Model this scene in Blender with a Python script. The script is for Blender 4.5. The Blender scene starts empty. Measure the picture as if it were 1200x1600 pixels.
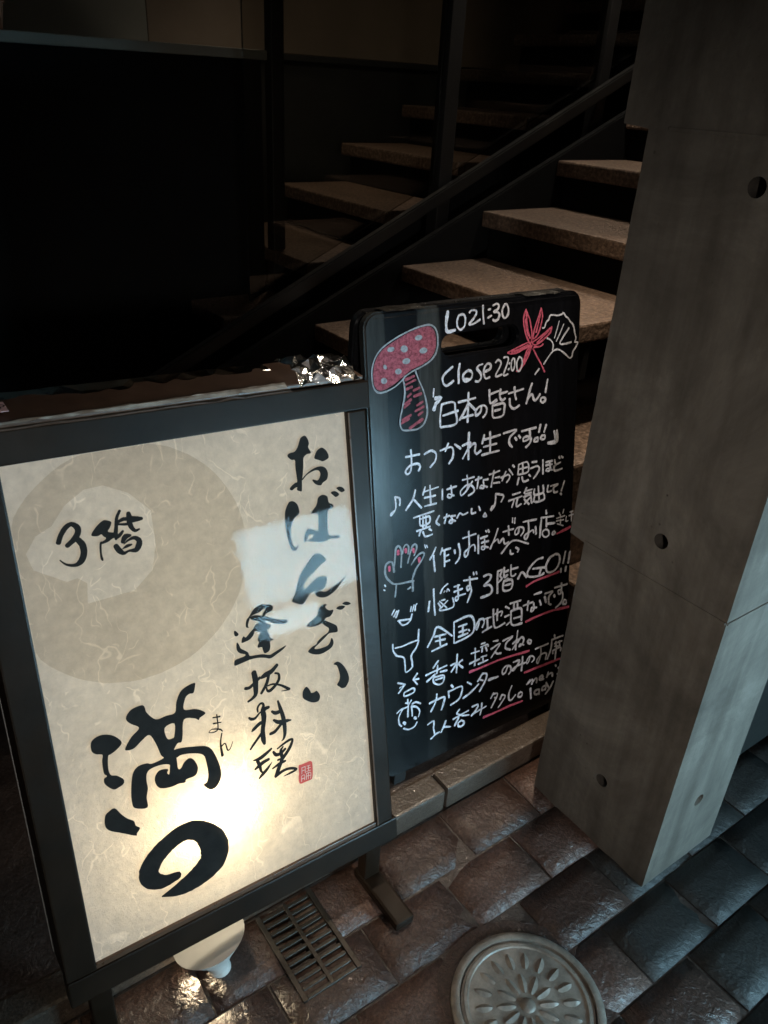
import bpy, bmesh, math, random
from mathutils import Vector, Matrix
from mathutils.geometry import tessellate_polygon
rnd = random.Random(7)
SC = bpy.context.scene
COL = SC.collection

# ------------------------------------------------------------------ camera
FOC = 1230.0                      # focal length in photo pixels (photo 1200 x 1600)
VPD = (465.0, 3050.0)             # where the verticals meet below the picture
HC = 1.45                         # eye height
up_c = -Vector((VPD[0]-600, -(VPD[1]-800), -FOC)).normalized()
fw_c = Vector((0, 0, -1)); fw_c = (fw_c - up_c*fw_c.dot(up_c)).normalized()
rt_c = fw_c.cross(up_c)
W3 = Matrix((rt_c, fw_c, up_c))   # camera axes -> world axes (x right, y forward, z up)
CAM = Vector((0, 0, HC))
cd = bpy.data.cameras.new('camera'); cam = bpy.data.objects.new('camera', cd); COL.objects.link(cam)
cam.matrix_world = Matrix.Translation(CAM) @ W3.to_4x4()
cd.sensor_fit = 'HORIZONTAL'; cd.sensor_width = 36; cd.lens = 36*FOC/1200
cd.clip_start = .02; cd.clip_end = 500
cd.dof.use_dof = True; cd.dof.focus_distance = 1.45; cd.dof.aperture_fstop = 11
SC.camera = cam

# ------------------------------------------------------------------ night sky, exposure
wd = bpy.data.worlds.new('World'); SC.world = wd; wd.use_nodes = True
wn = wd.node_tree.nodes; wl = wd.node_tree.links
bg = wn['Background']; bg.inputs['Strength'].default_value = .02
sky = wn.new('ShaderNodeTexSky'); sky.sky_type = 'NISHITA'; sky.sun_disc = False
sky.sun_elevation = math.radians(-3.5); sky.sun_rotation = math.radians(160)
wl.new(sky.outputs[0], bg.inputs['Color'])
sd = bpy.data.lights.new('moonlight', 'SUN'); sd.energy = .03; sd.angle = math.radians(15); sd.color = (.8, .88, 1)
so = bpy.data.objects.new('moonlight', sd); COL.objects.link(so)
so.rotation_euler = Vector((-.33, .94, -.9)).to_track_quat('-Z', 'Y').to_euler()
SC.view_settings.view_transform = 'Standard'; SC.view_settings.look = 'None'
SC.view_settings.exposure = 0; SC.view_settings.gamma = 1

# ------------------------------------------------------------------ building grid and pixel helpers
U = Vector((.8, .6, 0)); V = Vector((-.6, .8, 0)); Z = Vector((0, 0, 1))   # u along the street, v into the building
def G(s, t, z=0): return U*s + V*t + Z*z
def ray(p): return W3 @ Vector((p[0]-600, -(p[1]-800), -FOC))
def onz(p, z=0):
    r = ray(p); return CAM + r*((z-HC)/r.z)
def ont(p, T):
    r = ray(p); return CAM + r*(T/r.dot(V))
def ons(p, S):
    r = ray(p); return CAM + r*(S/r.dot(U))
GRID = Matrix((U, V, Z)).transposed().to_4x4()

# ------------------------------------------------------------------ object helpers
def tag(o, label=None, cat=None, group=None, kind=None):
    if label: o['label'] = label
    if cat: o['category'] = cat
    if group: o['group'] = group
    if kind: o['kind'] = kind
    return o
def link(name, me, mat=None, parent=None):
    if isinstance(me, bmesh.types.BMesh):
        b = me; me = bpy.data.meshes.new(name); b.to_mesh(me); b.free()
    o = bpy.data.objects.new(name, me); COL.objects.link(o)
    if mat and not me.materials: me.materials.append(mat)
    if parent: o.parent = parent
    return o
def empty(name, M=None):
    o = bpy.data.objects.new(name, None); COL.objects.link(o); o.empty_display_size = .05
    if M is not None: o.matrix_world = M
    return o
def smooth(o, ang=40):
    for p in o.data.polygons: p.use_smooth = True
    try: o.data.set_sharp_from_angle(angle=math.radians(ang))
    except Exception: pass
    return o
def add_box(bm, lo, hi, M=None):
    vs = [bm.verts.new(Vector((x, y, z))) for x in (lo[0], hi[0]) for y in (lo[1], hi[1]) for z in (lo[2], hi[2])]
    if M is not None:
        for v in vs: v.co = M @ v.co
    F = [bm.faces.new([vs[i] for i in f]) for f in ((0,1,3,2),(4,6,7,5),(0,4,5,1),(2,3,7,6),(0,2,6,4),(1,5,7,3))]
    return vs, F
def box(name, lo, hi, mat, parent=None, bev=.003, M=None, seg=2):
    bm = bmesh.new(); add_box(bm, lo, hi, M)
    if bev: bmesh.ops.bevel(bm, geom=bm.edges[:], offset=bev, segments=seg, affect='EDGES', profile=.6)
    bmesh.ops.recalc_face_normals(bm, faces=bm.faces[:])
    return link(name, bm, mat, parent)
def lathe(name, prof, mat, parent=None, seg=32, M=None):
    bm = bmesh.new(); rings = []
    for r, z in prof:
        if r < 1e-6: rings.append([bm.verts.new((0, 0, z))])
        else: rings.append([bm.verts.new((r*math.cos(2*math.pi*i/seg), r*math.sin(2*math.pi*i/seg), z)) for i in range(seg)])
    for a, b in zip(rings, rings[1:]):
        if len(a) == 1 and len(b) == 1: continue
        for i in range(seg):
            j = (i+1) % seg
            if len(a) == 1: bm.faces.new((a[0], b[i], b[j]))
            elif len(b) == 1: bm.faces.new((a[i], b[0], a[j]))
            else: bm.faces.new((a[i], b[i], b[j], a[j]))
    if M is not None: bmesh.ops.transform(bm, matrix=M, verts=bm.verts)
    bmesh.ops.recalc_face_normals(bm, faces=bm.faces[:])
    return smooth(link(name, bm, mat, parent))
def catmull(pts, n=6, closed=False):
    out = []; N = len(pts)
    def g(i): return pts[i % N] if closed else pts[max(0, min(N-1, i))]
    for i in range(N if closed else N-1):
        a, b, c, d = g(i-1), g(i), g(i+1), g(i+2)
        for k in range(n):
            t = k/n
            out.append(tuple(.5*(2*b[j] + (c[j]-a[j])*t + (2*a[j]-5*b[j]+4*c[j]-d[j])*t*t + (3*b[j]-a[j]-3*c[j]+d[j])*t**3) for j in range(len(b))))
    if not closed: out.append(pts[-1])
    return out

# ------------------------------------------------------------------ materials
MATS = {}
def new_mat(name):
    m = bpy.data.materials.new(name); m.use_nodes = True; MATS[name] = m
    nt = m.node_tree; return m, nt.nodes, nt.links, nt.nodes['Principled BSDF']
def ramp(n, stops):
    r = n.new('ShaderNodeValToRGB'); e = r.color_ramp.elements
    e[0].position, e[0].color = stops[0][0], (*stops[0][1], 1)
    e[1].position, e[1].color = stops[-1][0], (*stops[-1][1], 1)
    for p, c in stops[1:-1]:
        q = e.new(p); q.color = (*c, 1)
    return r
def noise(n, l, scale, detail=6, rough=.6, vec=None, dist=0):
    t = n.new('ShaderNodeTexNoise'); t.inputs['Scale'].default_value = scale; t.inputs['Detail'].default_value = detail
    t.inputs['Roughness'].default_value = rough; t.inputs['Distortion'].default_value = dist
    if vec is None:
        tc = n.get('TC') or n.new('ShaderNodeTexCoord'); tc.name = 'TC'; vec = tc.outputs['Object']
    l.new(vec, t.inputs['Vector']); return t
def bump(n, l, h, strength=.3, dist=.01, prev=None):
    b = n.new('ShaderNodeBump'); b.inputs['Strength'].default_value = strength; b.inputs['Distance'].default_value = dist
    l.new(h, b.inputs['Height'])
    if prev: l.new(prev, b.inputs['Normal'])
    return b.outputs[0]
def mat_noise(name, c0, c1, scale=8, rough=(.5, .8), metal=0, bs=.2, bd=.004, bscale=60, spec=.5, extra=None):
    m, n, l, p = new_mat(name)
    a = noise(n, l, scale, 8, .65); r = ramp(n, [(.3, c0), (.7, c1)]); l.new(a.outputs['Fac'], r.inputs[0])
    l.new(r.outputs[0], p.inputs['Base Color'])
    q = n.new('ShaderNodeMapRange'); q.inputs[3].default_value, q.inputs[4].default_value = rough
    a2 = noise(n, l, scale*2.3, 5); l.new(a2.outputs['Fac'], q.inputs[0]); l.new(q.outputs[0], p.inputs['Roughness'])
    p.inputs['Metallic'].default_value = metal; p.inputs['Specular IOR Level'].default_value = spec
    h = noise(n, l, bscale, 6); l.new(bump(n, l, h.outputs['Fac'], bs, bd), p.inputs['Normal'])
    return m
def mat_emit(name, col, s):
    m, n, l, p = new_mat(name); p.inputs['Base Color'].default_value = (*col, 1)
    p.inputs['Emission Color'].default_value = (*col, 1); p.inputs['Emission Strength'].default_value = s
    return m

mat_noise('black_steel', (.008, .008, .009), (.016, .015, .014), 6, (.35, .55), .3, .1)
mat_noise('black_paint', (.0025, .0025, .003), (.005, .005, .005), 3, (.75, .9), 0, .05, spec=.15)
mat_noise('dark_tile', (.012, .0125, .012), (.022, .022, .02), 5, (.5, .7), 0, .1, spec=.25)
mat_noise('wall_grey', (.16, .16, .14), (.2, .2, .17), 3, (.7, .9), 0, .15)
mat_noise('wall_brown', (.13, .1, .07), (.17, .13, .095), 3, (.7, .9), 0, .15)
mat_noise('ceiling_paint', (.1, .095, .09), (.12, .115, .11), 3, (.7, .9), 0, .1)
mat_noise('plastic_black', (.006, .006, .007), (.012, .012, .013), 12, (.18, .34), 0, .06, .002, 90)
mat_noise('frame_black', (.010, .006, .0035), (.022, .0125, .0072), 9, (.28, .5), 0, .16, .002, 70, .2)
mat_noise('frame_wood', (.07, .035, .02), (.12, .065, .04), 14, (.2, .4), 0, .15, .002, 80)
mat_noise('top_wood', (.06, .032, .02), (.13, .075, .05), 14, (.25, .45), 0, .15, .002, 80)
mat_noise('highlight_pale', (.2, .17, .14), (.5, .46, .4), 26, (.2, .4), 0, .2, .002, 80)  # pale tone for the painted highlight on the film
mat_noise('rubber', (.008, .008, .008), (.012, .012, .012), 20, (.6, .8))
mat_noise('chrome', (.55, .53, .5), (.7, .68, .64), 20, (.12, .3), 1, .12, .002, 120)
mat_noise('white_plastic', (.62, .6, .56), (.72, .7, .66), 10, (.3, .5), 0, .05)
mat_noise('inner_white', (.75, .72, .66), (.8, .77, .72), 10, (.7, .9), 0, .05)
mat_noise('sticker_pink', (.62, .4, .42), (.7, .48, .5), 30, (.3, .5), 0, .05)
mat_noise('ink', (.010, .009, .008), (.02, .018, .016), 40, (.6, .8), 0, .1, .001, 300, .15)
mat_noise('ink_red', (.62, .05, .03), (.75, .09, .06), 60, (.4, .6), 0, .1)
mat_noise('ink_paper', (.75, .55, .45), (.8, .62, .5), 60, (.4, .6), 0, .1)
mat_noise('leaf', (.02, .06, .015), (.04, .1, .025), 20, (.35, .5), 0, .1)
mat_noise('terracotta', (.2, .09, .05), (.26, .12, .07), 12, (.7, .9))
mat_noise('cast_iron', (.12, .097, .078), (.33, .28, .235), 30, (.22, .55), .1, .35, .003, 140)
mat_noise('drain_steel', (.03, .025, .02), (.06, .05, .042), 22, (.3, .5), .6, .25, .003, 140)

def mat_concrete(name, c0, c1, c2):
    m, n, l, p = new_mat(name)
    tc = n.new('ShaderNodeTexCoord'); tc.name = 'TC'
    a = noise(n, l, 3.4, 10, .72, dist=.5); r = ramp(n, [(.28, c0), (.52, c1), (.75, c2)]); l.new(a.outputs['Fac'], r.inputs[0])
    mp = n.new('ShaderNodeMapping'); mp.inputs['Scale'].default_value = (9, 9, .9); l.new(tc.outputs['Object'], mp.inputs[0])
    st = noise(n, l, 2, 5, .6, mp.outputs[0]); r2 = ramp(n, [(.34, (.5, .48, .46)), (.6, (1, 1, 1))]); l.new(st.outputs['Fac'], r2.inputs[0])
    mx = n.new('ShaderNodeMix'); mx.data_type = 'RGBA'; mx.blend_type = 'MULTIPLY'; mx.inputs['Factor'].default_value = .7
    l.new(r.outputs[0], mx.inputs['A']); l.new(r2.outputs[0], mx.inputs['B'])
    sp = n.new('ShaderNodeTexVoronoi'); sp.inputs['Scale'].default_value = 38; l.new(tc.outputs['Object'], sp.inputs['Vector'])
    r3 = ramp(n, [(.05, (.25, .23, .2)), (.11, (1, 1, 1))]); l.new(sp.outputs['Distance'], r3.inputs[0])
    nm = noise(n, l, 5, 3); r4 = ramp(n, [(.55, (0, 0, 0)), (.68, (1, 1, 1))]); l.new(nm.outputs['Fac'], r4.inputs[0])
    m2 = n.new('ShaderNodeMix'); m2.data_type = 'RGBA'; m2.blend_type = 'MULTIPLY'
    l.new(r4.outputs[0], m2.inputs['Factor']); l.new(mx.outputs['Result'], m2.inputs['A']); l.new(r3.outputs[0], m2.inputs['B'])
    l.new(m2.outputs['Result'], p.inputs['Base Color']); p.inputs['Roughness'].default_value = .72
    p.inputs['Specular IOR Level'].default_value = .3
    h1 = noise(n, l, 24, 8, .65); b1 = bump(n, l, h1.outputs['Fac'], .25, .006)
    b2 = bump(n, l, r3.outputs[0], .25, .003, b1); l.new(b2, p.inputs['Normal'])
    return m
mat_concrete('concrete', (.075, .064, .053), (.145, .125, .104), (.25, .222, .19))

mat_noise('tie_plug', (.02, .016, .012), (.045, .034, .025), 60, (.8, .9), 0, .3, .003, 200)
def mat_granite(name, c0, c1, c2, rough, bs, scale=1.0, wet=0.0):
    m, n, l, p = new_mat(name)
    a = noise(n, l, 140*scale, 3, .7); r = ramp(n, [(.33, c0), (.5, c1), (.68, c2)]); l.new(a.outputs['Fac'], r.inputs[0])
    oi = n.new('ShaderNodeObjectInfo'); mr = n.new('ShaderNodeMapRange'); mr.inputs[3].default_value = .6; mr.inputs[4].default_value = 1.3
    l.new(oi.outputs['Random'], mr.inputs[0])
    big = noise(n, l, 5, 5); mb = n.new('ShaderNodeMapRange'); mb.inputs[1].default_value = .3; mb.inputs[2].default_value = .7; mb.inputs[3].default_value = .7; mb.inputs[4].default_value = 1.15
    l.new(big.outputs['Fac'], mb.inputs[0])
    mu = n.new('ShaderNodeMath'); mu.operation = 'MULTIPLY'; l.new(mr.outputs[0], mu.inputs[0]); l.new(mb.outputs[0], mu.inputs[1])
    vm = n.new('ShaderNodeVectorMath'); vm.operation = 'SCALE'; l.new(r.outputs[0], vm.inputs[0]); l.new(mu.outputs[0], vm.inputs['Scale'])
    l.new(vm.outputs[0], p.inputs['Base Color'])
    rr = n.new('ShaderNodeMapRange'); rr.inputs[3].default_value, rr.inputs[4].default_value = rough
    l.new(big.outputs['Fac'], rr.inputs[0]); l.new(rr.outputs[0], p.inputs['Roughness'])
    h1 = noise(n, l, 42*scale, 6, .6, dist=.6); b1 = bump(n, l, h1.outputs['Fac'], bs, .008)
    h2 = noise(n, l, 170*scale, 4, .6); b2 = bump(n, l, h2.outputs['Fac'], bs*.45, .003, b1); l.new(b2, p.inputs['Normal'])
    if wet:
        p.inputs['Coat Weight'].default_value = wet; p.inputs['Coat Roughness'].default_value = .04; p.inputs['Coat IOR'].default_value = 1.33
        l.new(bump(n, l, h1.outputs['Fac'], bs, .010), p.inputs['Coat Normal'])
    return m
mat_granite('paver_wet_haze', (.042, .022, .016), (.074, .040, .030), (.13, .074, .057), (.32, .55), .8, 1.3, .9)  # reddish tone paints warm flare haze into the wet stone
mat_granite('paver_dark', (.012, .011, .010), (.022, .02, .018), (.04, .036, .032), (.5, .7), .5, 1.3, .12)  # darker stone tone, without the painted haze
mat_granite('ground_wet', (.026, .018, .015), (.042, .029, .024), (.065, .047, .04), (.3, .55), .5, 1, .6)
mat_granite('step_stone', (.05, .038, .03), (.09, .068, .053), (.14, .11, .085), (.25, .5), .35, 1.4, .7)
mat_granite('tread_stone', (.06, .037, .026), (.12, .08, .056), (.24, .165, .12), (.45, .7), .9, .62)

def mat_chalk(name, c0, c1):
    m, n, l, p = new_mat(name)
    a = noise(n, l, 150, 6, .75); r = ramp(n, [(.34, c0), (.6, c1)]); l.new(a.outputs['Fac'], r.inputs[0])
    l.new(r.outputs[0], p.inputs['Base Color']); p.inputs['Roughness'].default_value = .85; p.inputs['Specular IOR Level'].default_value = .15
    return m
mat_chalk('chalk_white', (.36, .38, .45), (.78, .80, .88))
mat_chalk('chalk_pink', (.30, .045, .08), (.72, .15, .24))
mat_chalk('chalk_dusty_pink', (.10, .025, .035), (.38, .10, .135))
mat_chalk('chalk_blue_grey', (.15, .17, .19), (.33, .37, .41))

def mat_board():
    m, n, l, p = new_mat('blackboard')
    tc = n.new('ShaderNodeTexCoord'); tc.name = 'TC'
    sx = n.new('ShaderNodeSeparateXYZ'); l.new(tc.outputs['Object'], sx.inputs[0])
    wob = noise(n, l, 14, 4); wm = n.new('ShaderNodeMath'); wm.operation = 'MULTIPLY_ADD'; wm.inputs[1].default_value = .012
    l.new(wob.outputs['Fac'], wm.inputs[0]); l.new(sx.outputs['X'], wm.inputs[2])
    # two paler vertical bands with fine vertical streaks
    r = ramp(n, [(.0, (.04, .041, .04)), (.085, (.036, .037, .036)), (.105, (.004, .0045, .006)), (.27, (.004, .0045, .006)), (.29, (.048, .05, .049)), (.40, (.044, .046, .045)), (.42, (.0045, .005, .007)), (1, (.006, .0065, .009))])
    mr = n.new('ShaderNodeMapRange'); mr.inputs[1].default_value = .012; mr.inputs[2].default_value = .412; l.new(wm.outputs[0], mr.inputs[0]); l.new(mr.outputs[0], r.inputs[0])
    mp = n.new('ShaderNodeMapping'); mp.inputs['Scale'].default_value = (60, 5, 1); l.new(tc.outputs['Object'], mp.inputs[0])
    st = noise(n, l, 1, 6, .7, mp.outputs[0]); r2 = ramp(n, [(.3, (.35, .35, .35)), (.7, (1, 1, 1))]); l.new(st.outputs['Fac'], r2.inputs[0])
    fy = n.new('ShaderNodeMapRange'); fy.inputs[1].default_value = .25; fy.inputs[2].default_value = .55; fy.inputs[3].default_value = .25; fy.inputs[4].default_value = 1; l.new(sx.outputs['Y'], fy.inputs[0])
    mx = n.new('ShaderNodeMix'); mx.data_type = 'RGBA'; mx.blend_type = 'MULTIPLY'; mx.inputs['Factor'].default_value = 1
    l.new(r.outputs[0], mx.inputs['A']); l.new(r2.outputs[0], mx.inputs['B'])
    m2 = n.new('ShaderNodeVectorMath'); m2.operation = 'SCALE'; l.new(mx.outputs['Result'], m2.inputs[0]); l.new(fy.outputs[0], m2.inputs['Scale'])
    l.new(m2.outputs[0], p.inputs['Base Color'])
    p.inputs['Roughness'].default_value = .24; p.inputs['Specular IOR Level'].default_value = .4
    h = noise(n, l, 30, 3); l.new(bump(n, l, h.outputs['Fac'], .06, .004), p.inputs['Normal'])
mat_board()

def mat_washi():
    m, n, l, p = new_mat('washi_paper'); n.remove(p); out = n['Material Output']
    tc = n.new('ShaderNodeTexCoord'); tc.name = 'TC'
    # long paper fibres: thin bright strands from warped cell borders, kept only in patches
    wv = noise(n, l, 9, 3); va = n.new('ShaderNodeVectorMath'); va.operation = 'MULTIPLY_ADD'; va.inputs[1].default_value = (.12, .12, 0)
    l.new(wv.outputs['Color'], va.inputs[0]); l.new(tc.outputs['Object'], va.inputs[2])
    def strands(scale, w, off, keep):
        mp = n.new('ShaderNodeMapping'); mp.inputs['Location'].default_value = (off, off*1.7, 0); mp.inputs['Scale'].default_value = (1.25, .62, 1)
        l.new(va.outputs[0], mp.inputs[0])
        vo = n.new('ShaderNodeTexVoronoi'); vo.feature = 'DISTANCE_TO_EDGE'; vo.inputs['Scale'].default_value = scale; l.new(mp.outputs[0], vo.inputs['Vector'])
        r = ramp(n, [(w*.35, (1, 1, 1)), (w, (0, 0, 0))]); l.new(vo.outputs['Distance'], r.inputs[0])
        k = noise(n, l, scale*.9, 2, .5, mp.outputs[0]); rk = ramp(n, [(keep, (0, 0, 0)), (keep+.05, (1, 1, 1))]); l.new(k.outputs['Fac'], rk.inputs[0])
        mu = n.new('ShaderNodeMath'); mu.operation = 'MULTIPLY'; l.new(r.outputs[0], mu.inputs[0]); l.new(rk.outputs[0], mu.inputs[1]); return mu.outputs[0]
    s1 = strands(17, .02, 1.3, .52); s2 = strands(30, .03, 4.1, .56)
    mxm = n.new('ShaderNodeMath'); mxm.operation = 'MAXIMUM'; l.new(s1, mxm.inputs[0]); l.new(s2, mxm.inputs[1])
    cl = noise(n, l, 55, 5, .65); cr = n.new('ShaderNodeMapRange'); cr.inputs[1].default_value = .3; cr.inputs[2].default_value = .7; cr.inputs[3].default_value = .86; cr.inputs[4].default_value = 1.06; l.new(cl.outputs['Fac'], cr.inputs[0])
    cl2 = noise(n, l, 6, 4, .6); cr2 = n.new('ShaderNodeMapRange'); cr2.inputs[1].default_value = .3; cr2.inputs[2].default_value = .7; cr2.inputs[3].default_value = .86; cr2.inputs[4].default_value = 1.08; l.new(cl2.outputs['Fac'], cr2.inputs[0])
    mm = n.new('ShaderNodeMath'); mm.operation = 'MULTIPLY'; l.new(cr.outputs[0], mm.inputs[0]); l.new(cr2.outputs[0], mm.inputs[1])
    ad = n.new('ShaderNodeMath'); ad.operation = 'MULTIPLY_ADD'; ad.inputs[1].default_value = .22; l.new(mxm.outputs[0], ad.inputs[0]); l.new(mm.outputs[0], ad.inputs[2])
    def scaled(col):
        v = n.new('ShaderNodeVectorMath'); v.operation = 'SCALE'; v.inputs[0].default_value = col; l.new(ad.outputs[0], v.inputs['Scale']); return v.outputs[0]
    tr = n.new('ShaderNodeBsdfTranslucent'); l.new(scaled((.66, .56, .41)), tr.inputs['Color'])
    hp = noise(n, l, 95, 5, .7); hb = bump(n, l, hp.outputs['Fac'], .8, .004); l.new(hb, tr.inputs['Normal'])
    df = n.new('ShaderNodeBsdfDiffuse'); l.new(scaled((.46, .44, .39)), df.inputs['Color'])
    em = n.new('ShaderNodeEmission'); l.new(scaled((1, .89, .74)), em.inputs['Color']); em.inputs['Strength'].default_value = .25
    a1 = n.new('ShaderNodeMixShader'); a1.inputs[0].default_value = .35; l.new(tr.outputs[0], a1.inputs[1]); l.new(df.outputs[0], a1.inputs[2])
    a2 = n.new('ShaderNodeAddShader'); l.new(a1.outputs[0], a2.inputs[0]); l.new(em.outputs[0], a2.inputs[1])
    l.new(a2.outputs[0], out.inputs['Surface'])
mat_washi()

def mat_film(name, tint=(1, 1, 1), bs=.1, bscale=30, ior=1.5, rough=.03, bd=.002, milk=0):
    # thin clear film: straight-through light plus a mirror-like skin
    m, n, l, p = new_mat(name); n.remove(p); out = n['Material Output']
    t = n.new('ShaderNodeBsdfTransparent'); t.inputs[0].default_value = (*tint, 1)
    g = n.new('ShaderNodeBsdfGlossy'); g.inputs['Roughness'].default_value = rough
    h = noise(n, l, bscale, 4, .55); b = bump(n, l, h.outputs['Fac'], bs, bd); l.new(b, g.inputs['Normal'])
    f = n.new('ShaderNodeFresnel'); f.inputs['IOR'].default_value = ior; l.new(b, f.inputs['Normal'])
    if milk:
        d = n.new('ShaderNodeBsdfDiffuse'); d.inputs[0].default_value = (.75, .72, .7, 1); l.new(b, d.inputs['Normal'])
        mk = n.new('ShaderNodeMixShader'); mk.inputs[0].default_value = milk; l.new(t.outputs[0], mk.inputs[1]); l.new(d.outputs[0], mk.inputs[2]); t = mk
    mx = n.new('ShaderNodeMixShader'); l.new(f.outputs[0], mx.inputs[0]); l.new(t.outputs[0], mx.inputs[1]); l.new(g.outputs[0], mx.inputs[2])
    l.new(mx.outputs[0], out.inputs['Surface'])
mat_film('panel_film', (1, 1, 1), .035, 110, 1.16, .012, .0015)
mat_film('crinkle_film', (.9, .88, .86), .5, 60, 1.9, .12, .004, .3)
mat_film('clear_wrap', (.93, .91, .89), .12, 25, 1.45, .06, .004, .05)
mat_film('moon_print', (.87, .85, .82), .0, 30, 1.01, .3)
mat_emit('lightbox_face', (.42, .78, 1.0), 56)

# ------------------------------------------------------------------ ground
gb = bmesh.new()
vs = [gb.verts.new(G(s, t, -.0045)) for s, t in ((-60, -60), (60, -60), (60, 60), (-60, 60))]; gb.faces.new(vs)
ground = tag(link('ground', gb, MATS['ground_wet']), kind='structure')
PT = .1315; PS = .2
def paver_mesh(seed, mat='paver_wet_haze'):
    r = random.Random(seed); bm = bmesh.new(); hx, hy = PS/2-.0025, PT/2-.0025
    nx, ny = 4, 3; top = []
    for j in range(ny+1):
        row = []
        for i in range(nx+1):
            ex = i in (0, nx); ey = j in (0, ny)
            x = -hx + 2*hx*i/nx + (r.uniform(-.004, .004) if not ex else r.uniform(-.002, .002)); y = -hy + 2*hy*j/ny + r.uniform(-.003, .003)*(0 if ey else 1)
            z = (r.uniform(-.002, .002) if not (ex or ey) else r.uniform(-.0035, -.001))
            row.append(bm.verts.new((x, y, z)))
        top.append(row)
    for j in range(ny):
        for i in range(nx): bm.faces.new((top[j][i], top[j][i+1], top[j+1][i+1], top[j+1][i]))
    rim = [top[0][i] for i in range(nx+1)] + [top[j][nx] for j in range(1, ny+1)] + [top[ny][i] for i in range(nx-1, -1, -1)] + [top[j][0] for j in range(ny-1, 0, -1)]
    low = [bm.verts.new((v.co.x*1.01, v.co.y*1.01, -.03)) for v in rim]
    for i in range(len(rim)):
        k = (i+1) % len(rim); bm.faces.new((rim[k], rim[i], low[i], low[k]))
    me = bpy.data.meshes.new('paver'); bm.to_mesh(me); bm.free(); me.materials.append(MATS[mat])
    for p in me.polygons: p.use_smooth = p.index < nx*ny
    return me
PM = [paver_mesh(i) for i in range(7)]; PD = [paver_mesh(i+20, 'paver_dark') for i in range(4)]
MHs, MHt, MHr = .745, .474, .139
for j in range(9):
    tc_ = .9 - .067 - PT*j - 0 + .0005
    for i in range(-5, 13):
        s_ = .778 + PS*i + (PS/2 if j % 2 else 0)
        if tc_ > .9: continue
        if (s_-MHs)**2 + (tc_-MHt)**2 < .11**2: continue
        o = link('paver', PD[rnd.randrange(4)] if s_ + .45*max(0, .45-tc_) > 1.06 and tc_ < .62 else PM[rnd.randrange(7)], None, ground)  # dark pavers begin where the painted haze ends
        o.location = G(s_, tc_, rnd.uniform(-.002, .002)); o.rotation_euler = (rnd.uniform(-.012, .012), rnd.uniform(-.012, .012), math.atan2(.6, .8) + (math.pi if rnd.random() < .5 else 0))

# porch floor, one step up, with edge stones
box('porch_floor', (-4, .955, -.01), (6, 7, .058), MATS['ground_wet'], None, 0, GRID)
porch = tag(bpy.data.objects['porch_floor'], kind='structure')
ss = -2.2
while ss < 3.2:
    ln = rnd.uniform(.42, .6)
    if ss < 1.5:
        e = box('edge_stone', (-ln/2+.003, -.031, -.035), (ln/2-.003, .031, .03), MATS['step_stone'], porch, .007)
        e.location = G(ss+ln/2, .932, .03 + rnd.uniform(0, .002)); e.rotation_euler.z = math.atan2(.6, .8)
    ss += ln

# ------------------------------------------------------------------ concrete wing wall
def poly_fill(bm, loops, place):
    pts = [Vector((x, y, 0)) for lp in loops for x, y in lp]
    vs = [bm.verts.new(place(p.x, p.y)) for p in pts]
    for tri in tessellate_polygon([[Vector((x, y, 0)) for x, y in lp] for lp in loops]):
        try: bm.faces.new([vs[i] for i in tri])
        except ValueError: pass
    out = []; k = 0
    for lp in loops: out.append(vs[k:k+len(lp)]); k += len(lp)
    return out
WS0, WS1, WT0 = 1.123, 1.362, .519
prof = [(.519, -.02), (.838, -.02), (.836, .676), (.874, .680), (.872, 1.408), (.922, 1.412), (.924, 3.0), (.519, 3.0)]
outl = []
for i, (a, b) in enumerate(zip(prof, prof[1:]+prof[:1])):
    d = math.hypot(b[0]-a[0], b[1]-a[1]); k = max(1, int(d/.03))
    for q in range(k):
        f = q/k; jit = (rnd.uniform(-.0002, .0002) if i == 7 else rnd.uniform(-.0006, .0006)) if (q and i != 0) else 0
        if i == 7: jit = 0
        nx_, ny_ = -(b[1]-a[1])/d, (b[0]-a[0])/d
        outl.append((a[0]+(b[0]-a[0])*f+nx_*jit, a[1]+(b[1]-a[1])*f+ny_*jit))
def circ(cx, cy, r, n=20): return [(cx+r*math.cos(2*math.pi*i/n), cy+r*math.sin(2*math.pi*i/n)) for i in range(n)]
holes = [(.67, .172), (.675, .762), (.668, 1.347), (.67, 1.94)]
bm = bmesh.new()
rows = poly_fill(bm, [outl] + [circ(a, b, .0145) for a, b in holes], lambda t, z: G(WS0, t, z))
back = [bm.verts.new(G(WS1, t, z)) for t, z in outl]
for i in range(len(outl)):
    k = (i+1) % len(outl); 
    if outl[i][0] < .53 and outl[k][0] < .53: continue     # the end face is built below with its own hole
    bm.faces.new((rows[0][i], rows[0][k], back[k], back[i]))
bm.faces.new(back)
plug = []
for lp, (a, b) in zip(rows[1:], holes):
    inn = [bm.verts.new(G(WS0+.024, a+(v.co.dot(V)-a)*.72, b+(v.co.z-b)*.72)) for v in lp]
    for i in range(len(lp)):
        k = (i+1) % len(lp); plug.append(bm.faces.new((lp[i], lp[k], inn[k], inn[i])))
    plug.append(bm.faces.new(inn))
eh = ont((1092, 1250), WT0); ehs, ehz = eh.dot(U), eh.z
left = sorted([p for p in outl if p[0] < .53], key=lambda p: p[1])
el = [(WS0, z) for t, z in left]; er = [(WS1, left[-1][1]), (WS1, left[0][1])]
zt = {round(z, 6): t for t, z in left}
rr = poly_fill(bm, [el + er, circ(ehs, ehz, .0145), circ(ehs, ehz+.59, .0145), circ(ehs, ehz+1.18, .0145)],
               lambda s, z: G(s, zt.get(round(z, 6), WT0) if abs(s-WS0) < 1e-6 else WT0, z))
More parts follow.
